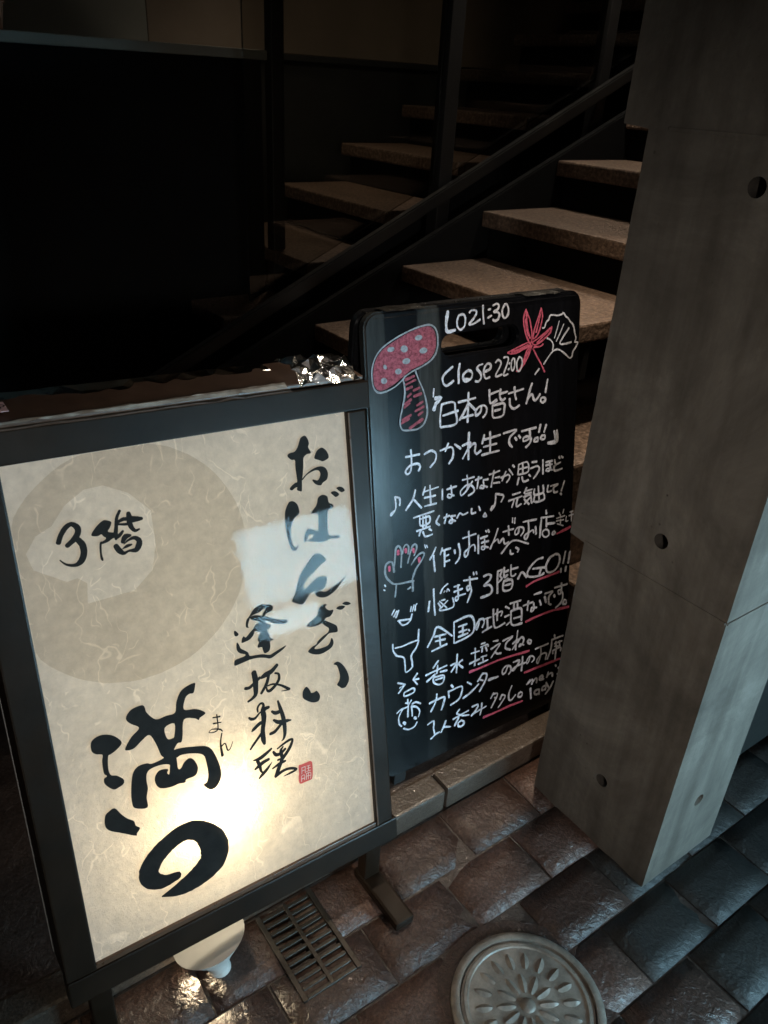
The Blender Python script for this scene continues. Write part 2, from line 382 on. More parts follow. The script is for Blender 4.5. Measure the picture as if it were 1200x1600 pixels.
for lp, zc in zip(rr[1:], (ehz, ehz+.59, ehz+1.18)):
    inn = [bm.verts.new(v.co + V*.024 - (v.co - G(ehs, WT0, zc))*.3) for v in lp]
    for i in range(len(lp)):
        k = (i+1) % len(lp); bm.faces.new((lp[i], lp[k], inn[k], inn[i]))
    bm.faces.new(inn)
bmesh.ops.remove_doubles(bm, verts=bm.verts[:], dist=.0004)
bmesh.ops.recalc_face_normals(bm, faces=bm.faces[:])
for f in plug: f.material_index = 1
wall = link('concrete_wall', bm, MATS['concrete']); wall.data.materials.append(MATS['tie_plug'])
for zz in (.679, 1.41):
    box('form_joint', (WS0-.0022, WT0+.002, zz-.003), (WS0+.004, .834, zz+.003), MATS['concrete'], wall, .001, GRID)
    box('form_joint', (WS0+.002, WT0-.0022, zz-.0025), (WS1-.002, WT0+.004, zz+.0025), MATS['concrete'], wall, .001, GRID)
tag(wall, 'rough grey concrete pillar wall with round tie holes, right of the blackboard', 'wall')

# door frame and wall beyond the pillar's right edge
df = empty('door_frame', GRID @ Matrix.Translation((1.46, .62, 0)))
tag(df, 'dark blue-grey metal door frame right behind the concrete pillar', 'door frame')
box('post', (-.03, -.03, 0), (.05, .06, 2.5), MATS['dark_tile'], df, .004)
box('stop_strip', (.05, -.015, 0), (.075, .05, 2.5), MATS['chrome'], df, .002)
box('post', (1.0, -.03, 0), (1.08, .06, 2.5), MATS['dark_tile'], df, .004)
box('header', (-.03, -.028, 2.5), (1.08, .058, 2.58), MATS['dark_tile'], df, .004)
dr = box('door', (.078, .0, .01), (.997, .04, 2.49), MATS['dark_tile'], df, .003)
bw = box('side_wall', (1.362, .69, -.01), (4.2, .80, 3.0), MATS['dark_tile'], None, .004, GRID)
tag(bw, 'dark wall behind the metal door frame right of the pillar', 'wall')

# ------------------------------------------------------------------ stairs
def tread_obj(par, s0, z, t0, t1, run, thick, mat):
    o = box('tread', (0, 0, -thick), (run, t1-t0, 0), mat, par, .006); o.location = (s0, t0, z); return o
st1 = empty('staircase', GRID.copy()); tag(st1, 'brown stone staircase rising right behind the blackboard, lit from above', 'staircase')
for k in range(-5, 8):
    s0 = 1.219 + .312*k; z = .807 + .148*k
    if z < .3: continue
    t0 = {0: 1.47, 1: 1.26, -1: 1.47}.get(k, 1.47 if k < 0 else 1.14)
    tread_obj(st1, s0-.02, z, t0, 2.0, .345, .048, MATS['tread_stone'])
    o = box('shade_riser', (0, 0, 0), (.02, 1.99-t0, .098), MATS['black_paint'], st1, .001); o.location = (s0+.015, t0+.005, z-.147)  # black riser paints in the dark of the open gap
def slope_bar(name, par, s0, z0, s1, z1, t0, t1, h, mat):
    bm = bmesh.new()
    vs = [bm.verts.new((s, t, z+dz)) for (s, z) in ((s0, z0), (s1, z1)) for t in (t0, t1) for dz in (-h/2, h/2)]
    for f in ((0,1,3,2),(4,6,7,5),(0,4,5,1),(2,3,7,6),(0,2,6,4),(1,5,7,3)): bm.faces.new([vs[i] for i in f])
    bmesh.ops.bevel(bm, geom=bm.edges[:], offset=.004, segments=2, affect='EDGES')
    bmesh.ops.recalc_face_normals(bm, faces=bm.faces[:]); return link(name, bm, mat, par)
box('landing_block', (1.40, .95, .056), (1.80, 1.118, .36), MATS['tread_stone'], st1, .008)
box('landing_block', (1.392, 1.12, .056), (1.80, 1.455, .66), MATS['tread_stone'], st1, .008)
slope_bar('stringer', st1, -.7, -.02+.06, 3.3, 1.92, 2.004, 2.03, .042, MATS['black_steel'])
slope_bar('stringer', st1, -.5, -.05+.06, 3.3, 1.70, 2.002, 2.03, .16, MATS['black_paint'])
st2 = empty('staircase', GRID.copy()); tag(st2, 'dim farther stair flight seen above the diagonal stringer bar', 'staircase')
for k in range(-4, 8):
    s0 = 1.64 + .298*k; z = 1.075 + .147*k
    if s0 < .9: continue
    tread_obj(st2, s0-.02, z, 2.25, 3.0, .33, .045, MATS['tread_stone'])
    o = box('shade_riser', (0, 0, 0), (.02, .73, .1), MATS['black_paint'], st2, .001); o.location = (s0+.02, 2.26, z-.147)  # black sheet stands for the shade between treads
slope_bar('stringer', st2, .8, .55, 4.0, 2.14, 2.215, 2.245, .14, MATS['black_paint'])

# ------------------------------------------------------------------ black partition, posts, back walls, ceiling
pa = empty('partition', GRID @ Matrix.Translation((-.9, 2.5, .058)))
tag(pa, 'tall plain black partition behind the lit sign', 'partition')
box('panel', (0, 0, 0), (2.2, .04, 1.43), MATS['black_paint'], pa, .003)
box('cap', (-.01, -.02, 1.43), (2.21, .07, 1.457), MATS['wall_grey'], pa, .004)
def post(s, t, z0, w, label):
    o = box('steel_post', (-w/2, -w/2, 0), (w/2, w/2, 2.42-z0), MATS['black_steel'], None, .003)
    o.matrix_world = GRID @ Matrix.Translation((s, t, z0))
    tag(o, label, 'post', 'dark steel posts of the stairwell')
post(1.345, 2.5, .058, .045, 'dark steel post at the right end of the black partition')
post(1.691, 2.065, 0.95, .05, 'dark steel post standing on the stair stringer above the blackboard')
post(2.35, 2.065, 1.3, .045, 'dark steel post on the stringer nearest the concrete pillar')
sp = ont((230, 40), 3.3).dot(U)
mat_film('dark_glass', (.62, .6, .55), .02, 6, 1.5, .02, .002)
def pane(s0, s1, lab):
    zl = lambda q: .04 + (q+.7)*.47 + .03
    bm = bmesh.new(); f = []
    for t in (2.058, 2.066): f.append([bm.verts.new((q, t, z)) for q, z in ((s0, zl(s0)), (s1, zl(s1)), (s1, 2.42), (s0, 2.42))])
    bm.faces.new(f[0])
    for i in range(4): bm.faces.new((f[0][i], f[0][(i+1) % 4], f[1][(i+1) % 4], f[1][i]))
    o = link('glass_panel', bm, MATS['dark_glass']); o.matrix_world = GRID.copy(); tag(o, lab, 'glass panel', 'dark glass panels along the stair')
pane(1.02, 1.664, 'dark tinted glass pane above the stringer, left of the middle post')
pane(1.718, 2.325, 'dark tinted glass pane between the two stringer posts')
pane(2.375, 3.2, 'dark tinted glass pane beyond the post nearest the pillar')
w1 = box('back_wall', (-3, 3.3, -.01), (sp, 3.42, 2.6), MATS['wall_grey'], None, .003, GRID)
tag(w1, 'dim grey-green wall above the left end of the black partition', 'wall')
w2 = empty('back_wall', GRID.copy()); tag(w2, 'dim brown wall behind the steel posts and stairs', 'wall')
box('upper_wall', (sp+.002, 3.3, 1.53), (6, 3.42, 2.6), MATS['wall_brown'], w2, .003)
box('dado', (sp+.002, 3.28, -.01), (6, 3.41, 1.505), MATS['dark_tile'], w2, .003)
box('ledge', (sp+.002, 3.25, 1.505), (6, 3.4, 1.528), MATS['dark_tile'], w2, .003)
cl = box('ceiling', (-4, .92, 2.42), (6, 3.6, 2.5), MATS['ceiling_paint'], None, .003, GRID); tag(cl, kind='structure')
fa = box('shade_beam', (-4, .86, 1.98), (1.12, .98, 2.6), MATS['concrete'], None, .003, GRID); tag(fa, 'added beam over the porch entrance, shading the back wall', 'beam')  # unseen beam, added to shade the walls behind the porch

# ------------------------------------------------------------------ porch downlights (real lamps above the stairs)
def downlight(s, t, power, ang, glow, label, col=(1, .82, .62)):
    e = empty('downlight', GRID @ Matrix.Translation((s, t, 2.42))); tag(e, label, 'lamp')
    lathe('housing', [(.075, .0), (.075, -.012), (.064, -.014), (.062, .0), (.062, -.002)], MATS['chrome'], e, 28)
    lathe('lens', [(0, -.004), (.06, -.004), (.06, -.001), (0, -.001)], mat_emit('lamp_glow', (1, .9, .76), glow), e, 28)
    ld = bpy.data.lights.new('downlight_beam', 'SPOT'); ld.energy = power; ld.spot_size = math.radians(ang); ld.spot_blend = 1
    ld.shadow_soft_size = .05; ld.color = col
    lo = bpy.data.objects.new('downlight_beam', ld); COL.objects.link(lo); lo.parent = e; lo.location = (0, 0, -.03)
downlight(2.16, 1.74, 4, 84, 230, 'recessed downlight in the ceiling high above the upper treads')
downlight(1.38, 1.06, 120, 66, 25, 'recessed downlight in the ceiling above the near staircase')
downlight(1.55, 2.75, 14, 84, 10, 'recessed downlight in the ceiling above the farther stair flight')

# ------------------------------------------------------------------ planar frames for the two signs
def plane_of(corners, wid):
    # corners TL TR BR BL (pixels) of a flat rectangle -> world origin (BL), axes, height for a given width
    import numpy as np
    A = []
    for (x, y), (u_, v_) in zip(((0, 1), (1, 1), (1, 0), (0, 0)), corners):
        A += [[x, y, 1, 0, 0, 0, -u_*x, -u_*y, -u_], [0, 0, 0, x, y, 1, -v_*x, -v_*y, -v_]]
    h = np.linalg.svd(np.array(A, float))[2][-1].reshape(3, 3)
    K = np.array([[FOC, 0, 600], [0, FOC, 800], [0, 0, 1.]])
    Mx = np.linalg.inv(K) @ h
    if Mx[2, 2] < 0: Mx = -Mx
    Mx = np.array([list(r) for r in W3]) @ np.diag([1, -1, -1.]) @ Mx
    k = wid/np.linalg.norm(Mx[:, 0])
    a = Vector(Mx[:, 0])*k; b = Vector(Mx[:, 1])*k; o = Vector(Mx[:, 2])*k + CAM
    x = a.normalized(); b2 = b - x*b.dot(x); y = b2.normalized(); z = x.cross(y)
    M = Matrix((x, y, z)).transposed().to_4x4(); M.translation = o
    return M, wid, b2.length
class Plane:
    def __init__(s, M, z=0): s.M = M; s.I = M.inverted(); s.z = z
    def __call__(s, p, z=0):
        r = s.I.to_3x3() @ ray(p); c = s.I @ CAM; q = c + r*((z-c.z)/r.z); return (q.x, q.y)
MS, SW, SH = plane_of(((0, 728), (540, 642), (585, 1288), (150, 1510)), .54)
MB, BW, BH = plane_of(((572, 490), (913, 452), (883, 1088), (604, 1221)), .555)
PS_, PB_ = Plane(MS), Plane(MB)

def parse(reg, txt, dim=2):
    x0, y0, sc = reg; res = []
    for part in txt.split(';'):
        v = [float(q) for q in part.split()]
        if len(v) < 2*dim: continue
        res.append([(x0+v[i]*sc, y0+v[i+1]*sc) + ((v[i+2]*sc,) if dim == 3 else ()) for i in range(0, len(v)-dim+1, dim)])
    return res
class Ink:
    """flat lettering on a sign: ribbons and filled outlines, each a hair above the one before"""
    def __init__(s, plane, base): s.bm = bmesh.new(); s.pl = plane; s.base = base; s.i = 0; s.px = 1
    def lift(s): s.i += 1; return s.base + .00006*(s.i % 14)
    def ribbon(s, pts, n=5, rough=0.0):
        """pts: (pixel x, pixel y, pixel width)"""
        if len(pts) == 1: return
        pl = s.pl; q = []
        for x, y, w in pts:
            a = pl((x, y)); b = pl((x+1, y)); c = pl((x, y+1))
            k = .5*(math.hypot(b[0]-a[0], b[1]-a[1]) + math.hypot(c[0]-a[0], c[1]-a[1])); q.append((a[0], a[1], w*k))
        c = catmull(q, n) if len(q) > 2 else catmull(q, 4)
        h = s.lift(); L = []; R = []; N = len(c)
        for i, (x, y, w) in enumerate(c):
            a = c[max(0, i-1)]; b = c[min(N-1, i+1)]; dx, dy = b[0]-a[0], b[1]-a[1]; d = math.hypot(dx, dy) or 1; nx, ny = -dy/d, dx/d
            zz = h + .00005*i/N; j = 1 + rnd.uniform(-rough, rough); j2 = 1 + rnd.uniform(-rough, rough)
            L.append(s.bm.verts.new((x+nx*w/2*j, y+ny*w/2*j, zz))); R.append(s.bm.verts.new((x-nx*w/2*j2, y-ny*w/2*j2, zz)))
        for i in range(N-1): s.bm.faces.new((L[i], R[i], R[i+1], L[i+1]))
        for e, nb, A, B in ((c[0], c[1], L[0], R[0]), (c[-1], c[-2], R[-1], L[-1])):
            dx, dy = e[0]-nb[0], e[1]-nb[1]; d = math.hypot(dx, dy) or 1; dx, dy = dx/d, dy/d; r = e[2]/2; cap = []
            bx, by = A.co.x-e[0], A.co.y-e[1]
            for k in (1, 2, 3):
                an = math.pi*k/4; cap.append(s.bm.verts.new((e[0]+bx*math.cos(an)+dx*r*math.sin(an)*.8, e[1]+by*math.cos(an)+dy*r*math.sin(an)*.8, A.co.z)))
            try: s.bm.faces.new([A]+cap+[B])
            except ValueError: pass
    def lines(s, reg, w, txt):
        for pl in parse(reg, txt): s.ribbon([(x, y, w*.9*reg[2]*rnd.uniform(.72, 1.15)) for x, y in pl], 5, .16)
    def brush(s, reg, txt):
        for pl in parse(reg, txt, 3): s.ribbon(pl, 7, .03)
    def fill(s, reg, txt, holes=''):
        loops = [catmull([s.pl(p) for p in lp], 4, True) for lp in parse(reg, txt)+parse(reg, holes)]
        h = s.lift(); poly_fill(s.bm, loops, lambda x, y: Vector((x, y, h)))
    def done(s, name, mat, parent):
        bmesh.ops.recalc_face_normals(s.bm, faces=s.bm.faces[:])
        for f in s.bm.faces:
            if f.normal.z < 0: f.normal_flip()
        return link(name, s.bm, mat, parent)

# ------------------------------------------------------------------ the lit paper sign
sg = empty('lit_sign', MS); tag(sg, 'backlit cream paper sign with black brush lettering in a dark frame', 'sign')
FR = .047; DEP = .085
pn = bmesh.new()
NX, NY = 6, 9
gv = [[pn.verts.new((SW*i/NX, SH*j/NY, 0)) for i in range(NX+1)] for j in range(NY+1)]
for j in range(NY):
    for i in range(NX): pn.faces.new((gv[j][i], gv[j][i+1], gv[j+1][i+1], gv[j+1][i]))
panel = link('paper_panel', pn, MATS['washi_paper'], sg)
fb = bmesh.new(); vs = [fb.verts.new(p) for p in ((.0, .0, .0062), (SW, 0, .0062), (SW, SH, .0062), (0, SH, .0062))]; fb.faces.new(vs)
film = link('clear_film', fb, MATS['panel_film'], sg)
def fbox(name, lo, hi, mat='frame_black', bev=.003): return box(name, lo, hi, MATS[mat], sg, bev)
fbox('top_rail', (-FR, SH, -DEP+.012), (SW+FR, SH+FR, .010))
fbox('bottom_rail', (-FR, -FR, -.022), (SW+FR, 0, .010))
fbox('stile', (-FR, .0005, -DEP+.013), (0, SH-.0005, .0095))
fbox('stile', (SW, .0005, -DEP+.013), (SW+FR*.8, SH-.0005, .0095))
fbox('gold_edge', (SW+.0005, .002, .0097), (SW+.0035, SH-.002, .0112), 'frame_wood', .0005)
fbox('bottom_edge_strip', (0, -.0005, .0), (SW, .008, .0065), 'frame_wood', .001)
fbox('back_board', (-FR, .0, -DEP), (SW+FR*.8, SH+FR, -DEP+.0115), 'inner_white', .001)
TB = Matrix.Translation((0, SH+FR, .010)) @ Matrix.Rotation(math.radians(17), 4, 'X')
box('top_board', (-FR-.002, .001, -.105), (SW+FR*.8, .008, -.004), MATS['top_wood'], sg, .002, TB)
fbox('rear_rail', (-FR, SH+FR+.001, -DEP), (SW+FR*.8, SH+FR+.026, -DEP+.02))
# legs and feet reach the pavement
for x, nm in ((.0, 'l'), (SW, 'r')):
    b0 = MS @ Vector((x, -FR, -.02)); g0 = Vector((b0.x, b0.y, .0))
    lg = box('leg', (-.018, -.014, .022), (.018, .014, b0.z+.03), MATS['frame_black'], None, .003)
    lg.matrix_world = Matrix.Translation(g0) @ GRID; lg.parent = sg; lg.matrix_parent_inverse = MS.inverted()
    ft = box('foot', (-.022, -.13, .001), (.022, .022, .024), MATS['frame_black'], None, .006)
    ft.matrix_world = Matrix.Translation(g0) @ GRID; ft.parent = sg; ft.matrix_parent_inverse = MS.inverted()
# reflector lamp plugged in from below
lc = PS_((342, 1505), -.045); lt = PS_((322, 1250), -.045)
lm = empty('reflector_lamp', None); lm.parent = sg; lm.location = (lc[0], lc[1], -.045)
MX = Matrix.Rotation(-math.pi/2, 4, 'X') @ Matrix.Translation((0, 0, -.0))
bpy.data.objects.remove(lm)
L4 = Matrix.Translation((lc[0]+.002, lc[1]-.014, -.050)) @ Matrix.Rotation(math.radians(9), 4, 'Z') @ Matrix.Rotation(-math.pi/2, 4, 'X')
shade = lathe('reflector_lamp', [(.019, .0), (.021, .014), (.034, .034), (.060, .068), (.066, .076), (.045, .078), (0, .081)], MATS['white_plastic'], sg, 36, L4)
lathe('socket', [(0, -.034), (.017, -.034), (.0195, -.031), (.0205, .002), (.02, .004), (0, .004)], MATS['white_plastic'], shade, 28, L4)
gl = bpy.data.lights.new('reflector_glow', 'POINT'); gl.energy = 3.5; gl.shadow_soft_size = .03; gl.color = (1, .78, .5)
go = bpy.data.objects.new('reflector_glow', gl); COL.objects.link(go); go.parent = sg; go.location = (lc[0]-.03, lc[1]-.03, -.07)
bl = bpy.data.lights.new('sign_bulb', 'POINT'); bl.energy = 1.7; bl.shadow_soft_size = .02; bl.color = (1, .86, .62)
bo = bpy.data.objects.new('sign_bulb', bl); COL.objects.link(bo); bo.parent = sg; bo.location = (lt[0], lt[1], -.042)

# printed moon with a blank patch for the floor number
arc = [PS_(p) for p in ((247, 690), (330, 735), (370, 803), (377, 907), (345, 985), (250, 1055), (150, 1060))]
import numpy as np
A_ = np.array([[2*x, 2*y, 1] for x, y in arc]); B_ = np.array([x*x+y*y for x, y in arc]); c_ = np.linalg.lstsq(A_, B_, rcond=None)[0]
mcx, mcy = c_[0], c_[1]; mr_ = math.sqrt(c_[2]+mcx**2+mcy**2)
moon = [(min(max(mcx+mr_*math.cos(a)*(1+rnd.uniform(-.004, .004)), .002), SW-.002), min(mcy+mr_*math.sin(a)*(1+rnd.uniform(-.004, .004)), SH-.002)) for a in [2*math.pi*i/72 for i in range(72)]]
blob = [PS_(p) for p in ((160, 758), (200, 770), (235, 797), (243, 850), (238, 890), (210, 922), (137, 943), (136, 911), (121, 903), (104, 909), (52, 891), (40, 866), (55, 838), (80, 822), (100, 790), (130, 765))]
b_ = bmesh.new(); poly_fill(b_, [moon, blob], lambda x, y: Vector((x, y, .0012))); link('printed_moon', b_, MATS['moon_print'], sg)

R1 = (420, 670, .125); R2 = (420, 850, .125); R3 = (420, 920, .125); R4 = (350, 920, 130/1200); R5 = (360, 1060, 140/1200)
R6 = (70, 780, .15); R7 = (130, 1060, .2); R8 = (60, 1040, 340/1200)
k = Ink(PS_, .0036)
k.fill(R1, '410 90 440 85 470 120 488 180 478 225 510 285 500 305 460 315 420 360 418 450 412 560 402 640 402 720 398 775 370 775 340 760 340 725 310 740 280 765 250 755 258 725 310 675 340 660 335 600 318 480 312 390 270 385 225 350 222 320 250 300 310 280 345 225 365 160 380 115')
k.fill(R1, '650 232 690 255 720 295 735 345 715 375 660 402 620 390 560 370 558 340 580 280 615 245')
k.fill(R1, '400 625 440 575 500 520 570 480 630 465 680 475 715 515 725 570 710 630 660 670 640 700 600 700 560 680 530 640 545 630 590 640 615 615 630 560 610 520 570 515 520 535 460 575 410 635')
k.done('brush_character', MATS['ink'], sg)
k = Ink(PS_, .0036)
k.fill(R1, '250 905 290 900 330 925 355 965 370 1040 350 1075 310 1110 290 1150 265 1240 262 1310 275 1400 295 1450 320 1475 345 1455 370 1428 372 1440 350 1480 320 1522 285 1515 260 1480 225 1380 205 1280 190 1160 188 1050 205 980 230 925')
k.fill(R1, '600 860 640 825 680 822 720 845 735 915 780 935 795 965 770 990 735 1010 720 1060 722 1250 740 1320 800 1330 865 1320 872 1345 840 1365 760 1365 700 1395 640 1412 570 1405 490 1400 480 1385 530 1355 550 1330 530 1315 490 1320 470 1370 450 1410 425 1400 430 1340 450 1280 480 1245 530 1250 600 1270 605 1180 605 1090 590 1055 530 1055 515 1045 550 995 575 960 590 915')
k.fill(R1, '760 795 790 775 830 780 865 815 825 848 790 825'); k.fill(R1, '830 735 870 718 910 730 935 765 900 788 870 775 845 755')
k.done('brush_character', MATS['ink'], sg)
k = Ink(PS_, .0036)
k.fill(R2, '590 112 640 122 705 195 640 245 550 345 480 410 440 470 420 530 480 600 490 625 460 680 435 720 395 752 330 735 275 705 300 650 320 590 340 500 370 400 410 320 460 245 510 170 550 125')
k.fill(R2, '420 590 470 530 540 455 600 408 660 395 712 408 712 450 690 520 660 560 600 575 560 580 500 610 450 640')
k.fill(R2, '560 590 620 575 690 590 740 560 800 515 880 455 948 390 950 400 890 480 830 560 770 615 700 655 630 660 580 640')
k.done('brush_character', MATS['ink'], sg)
k = Ink(PS_, .0036)
k.fill(R2, '905 740 940 715 985 718 1010 740 960 758'); k.fill(R2, '830 800 860 770 910 762 940 775 890 815')
k.fill(R2, '600 815 640 765 690 742 710 755 690 780 735 820 790 815 785 850 750 900 700 915 690 945 760 975 830 1010 848 1060 840 1090 790 1100 740 1110 690 1160 620 1230 560 1290 580 1305 650 1290 720 1260 750 1220 770 1165 790 1190 795 1235 770 1285 710 1330 640 1365 560 1372 490 1350 482 1325 530 1275 580 1245 600 1205 660 1145 725 1095 735 1045 690 1015 650 985 620 1000 570 1020 500 1028 455 1015 480 985 540 930 590 885 600 850')
k.done('brush_character', MATS['ink'], sg)
k = Ink(PS_, .0036)
k.fill(R3, '455 1215 480 1230 505 1265 520 1292 560 1280 585 1265 620 1305 628 1350 605 1395 550 1412 490 1400 430 1370 410 1340 412 1280 430 1240')
k.done('brush_stroke', MATS['ink'], sg)
k = Ink(PS_, .0036)
k.fill(R3, '795 935 830 905 870 908 920 950 965 1020 990 1100 980 1160 945 1220 900 1232 870 1215 840 1190 865 1140 875 1080 860 1010 835 950')
k.done('brush_character', MATS['ink'], sg)
k = Ink(PS_, .0036)
k.fill(R4, '360 370 400 300 460 245 530 208 580 218 640 212 690 245 685 290 650 325 600 345 570 385 540 385 545 340 580 290 560 275 510 320 450 350 400 375 370 400 350 450 335 500 335 535 350 550 310 550 298 510 310 440 340 400')
k.fill(R4, '380 390 440 370 500 375 580 385 660 405 740 425 820 435 880 430 905 455 870 490 790 498 700 490 640 465 580 450 600 490 665 515 640 560 610 575 560 540 500 610 430 600 415 650 360 720 290 755 240 770 245 710 270 675 300 690 360 620 410 560 440 505 490 480 470 455 400 445 365 420')
k.fill(R4, '500 500 590 510 610 600 645 650 645 690 690 710 690 730 650 750 655 820 640 880 600 912 565 915 545 870 530 830 480 840 470 810 490 760 470 730 485 670 515 620 480 590 470 540')
k.fill(R4, '130 605 150 597 195 640 180 670 150 675 132 650')
k.fill(R4, '165 780 180 765 205 800 230 850 290 880 335 910 360 955 440 945 540 932 640 940 700 910 780 860 870 808 878 815 830 870 750 930 690 975 640 995 580 985 480 985 380 1005 290 1040 200 1080 140 1098 132 1050 150 1015 220 985 280 960 290 935 220 920 180 890 165 850')
k.done('brush_character', MATS['ink'], sg)
k = Ink(PS_, .0036)
k.brush(R5, '300 -90 70 320 0 75 325 100 70 325 200 55 280 260 40 225 300 30; 185 125 40 240 115 45 300 60 40 380 -20 40; 610 -190 45 540 -110 60 460 -60 70 400 -20 40; 500 -60 40 470 60 45 400 190 35; 583 -81 25 630 -70 30 635 0 40 590 80 40 520 150 45 480 150 30 470 110 20; 480 90 20 560 65 25 660 80 28 740 115 35 775 135 25 670 158 8')
k.done('brush_character', MATS['ink'], sg)
k = Ink(PS_, .0036)
k.brush(R5, '355 440 20 350 390 28 375 340 30 410 322 30 430 350 35 420 420 60 435 500 70 430 600 60 420 700 60 430 800 65 445 865 35; 235 515 25 270 535 40 320 520 35 370 460 25 390 440 20; 500 375 40 460 390 50 440 420 40; 440 560 40 370 600 50 300 670 45 275 700 20; 420 700 40 350 800 35 300 870 35 255 940 25; 540 430 30 590 450 50 650 430 50; 565 545 30 620 570 50 680 570 60 740 555 45 795 545 20; 620 290 25 650 380 45 690 500 55 710 620 55 715 720 45 700 790 30 670 825 8; 520 730 40 580 700 45 640 630 40 690 570 40')
k.done('brush_character', MATS['ink'], sg)
k = Ink(PS_, .0036)
k.brush(R5, '535 930 30 470 990 45 380 1060 50 295 1088 15; 500 1070 40 430 1110 50 380 1150 50 320 1205 30; 350 1090 45 380 1160 45 400 1230 30 430 1250 20; 545 1105 8 480 1200 40 420 1270 45 375 1325 25; 615 930 20 690 870 30 770 815 35 815 805 30 800 870 40 760 950 45 700 1040 45; 560 970 30 600 1010 45 660 990 40 720 930 35; 690 900 20 660 960 40 680 1050 50 660 1120 50 630 1200 55 600 1290 50; 620 1080 25 700 1050 35; 550 1195 20 640 1130 40 720 1090 30; 590 1300 40 680 1230 40 760 1195 35 830 1190 35 870 1205 25 790 1250 30 700 1295 8')
k.done('brush_character', MATS['ink'], sg)
k = Ink(PS_, .0036)
k.brush(R6, '135 450 55 160 370 55 210 290 55 270 255 50 330 290 65 335 350 65 290 420 60 225 480 50; 330 410 60 385 470 70 400 560 70 370 640 65 310 680 40 220 675 25 150 630 12')
k.fill(R6, '475 370 520 290 590 220 640 215 685 235 670 290 650 330 700 340 740 330 735 380 690 410 650 440 600 460 585 470 588 560 605 625 590 635 572 610 562 520 565 445 600 430 630 400 600 380 580 360 540 380')
k.brush(R6, '770 115 30 740 190 35 735 280 40 730 360 45 735 410 30; 740 240 30 800 205 40 840 200 40; 730 400 35 770 370 40 805 325 25; 860 140 45 880 200 70 940 200 60 1000 195 35; 870 220 60 890 280 50 930 320 35 975 305 20; 740 255 20 830 255 30 880 240 30; 730 480 55 770 530 60 815 555 40 870 530 25 940 520 55 970 470 65 970 420 55 920 395 40 860 420 25 815 460 12; 800 510 10 850 480 35 895 465 20; 800 440 40 830 385 60 880 370 30')
k.done('floor_number_lettering', MATS['ink'], sg)
k = Ink(PS_, .0036)
k.fill(R7, '55 495 90 455 150 432 230 440 295 490 260 545 210 585 190 600 190 690 210 745 260 752 310 780 310 815 270 845 235 860 190 840 160 810 158 775 180 755 155 730 142 640 145 590 95 585 60 560')
k.fill(R7, '165 1070 190 1035 240 1005 290 1050 340 1085 390 1105 405 1140 438 1160 415 1200 405 1220 300 1200 200 1180 165 1140')
k.fill(R7, '330 290 370 235 450 202 475 220 490 260 560 312 640 285 710 260 720 180 750 100 800 55 860 28 868 45 855 105 820 115 790 150 780 235 860 232 910 240 948 265 905 300 895 318 860 305 780 315 770 440 760 490 730 500 700 560 720 600 735 695 760 690 780 650 820 615 860 630 890 690 870 750 800 780 790 805 740 815 680 840 600 850 560 815 555 760 590 710 655 700 650 730 665 740 670 690 665 665 600 668 520 700 490 740 490 800 500 850 490 920 495 1000 400 1005 375 960 368 860 380 740 420 680 490 655 530 658 620 615 600 590 560 500 510 435 450 480 390 540 330 555 325 530 370 450 430 380 370 350 335 325', '630 380 705 345 705 440 690 460 650 462')
k.fill(R7, '690 560 760 535 850 525 940 520 990 540 1030 600 1065 690 1070 760 1040 830 990 860 935 825 960 800 970 740 955 650 930 590 850 578 760 590 720 610')
k.brush(R8, '680 1265 10 780 1220 80 880 1150 120 960 1060 145 960 970 140 900 910 110 820 905 100 740 950 95 660 1030 100 610 1110 105 615 1170 95 680 1185 75 765 1150 45')
k.brush(R7, '1005 300 10 1060 290 14; 1010 345 14 1070 335 8; 1035 275 10 1045 380 10 1020 410 10 975 415 6 1000 390 8 1060 390 12 1080 405 8; 1075 420 10 1065 500 14 1080 595 22; 1065 530 14 1100 500 10 1120 550 12 1140 540 8 1160 485 5')
k.done('large_brush_character', MATS['ink'], sg)
k = Ink(PS_, .0036); k.fill(R5, '900 1160 940 1140 1000 1115 1050 1095 1080 1110 1088 1180 1090 1250 1085 1310 1070 1340 1000 1370 930 1398 905 1370 900 1300 905 1260')
seal = k.done('red_seal', MATS['ink_red'], sg)
k = Ink(PS_, .0046); k.lines(R5, 9, '940 1180 940 1265; 940 1180 985 1165; 985 1165 985 1250; 940 1225 975 1210; 1005 1160 1050 1145; 1028 1150 1028 1220; 1005 1190 1055 1175; 1000 1230 1060 1210; 935 1290 935 1365; 935 1290 975 1275 975 1340; 935 1330 975 1315; 1000 1255 1055 1240 1055 1320; 1000 1255 1000 1335; 1000 1295 1055 1280; 1028 1250 1028 1330')
k.done('seal_characters', MATS['ink_paper'], seal)

# crumpled clear film taped over the sign's top, with the maker's sticker under it
def film_strip(name, parent, p0, p1, nx, ny, amp, mat, seed, lift=0):
    r = random.Random(seed); bm = bmesh.new(); g = []
    for j in range(ny+1):
        row = []
        for i in range(nx+1):
            f, q = i/nx, j/ny; p = Vector(p0[0]).lerp(Vector(p1[0]), f).lerp(Vector(p0[1]).lerp(Vector(p1[1]), f), q)
            row.append(bm.verts.new(p + Vector((r.uniform(-.3, .3)*amp, abs(r.gauss(0, 1))*amp + lift*math.sin(math.pi*q), r.uniform(-.5, .5)*amp))))
        g.append(row)
    for j in range(ny):
        for i in range(nx):
            a, b, c, d = g[j][i], g[j][i+1], g[j+1][i+1], g[j+1][i]
            if r.random() < .5: bm.faces.new((a, b, c)); bm.faces.new((a, c, d))
            else: bm.faces.new((a, b, d)); bm.faces.new((b, c, d))
    return link(name, bm, MATS[mat], parent)
ty = .0085
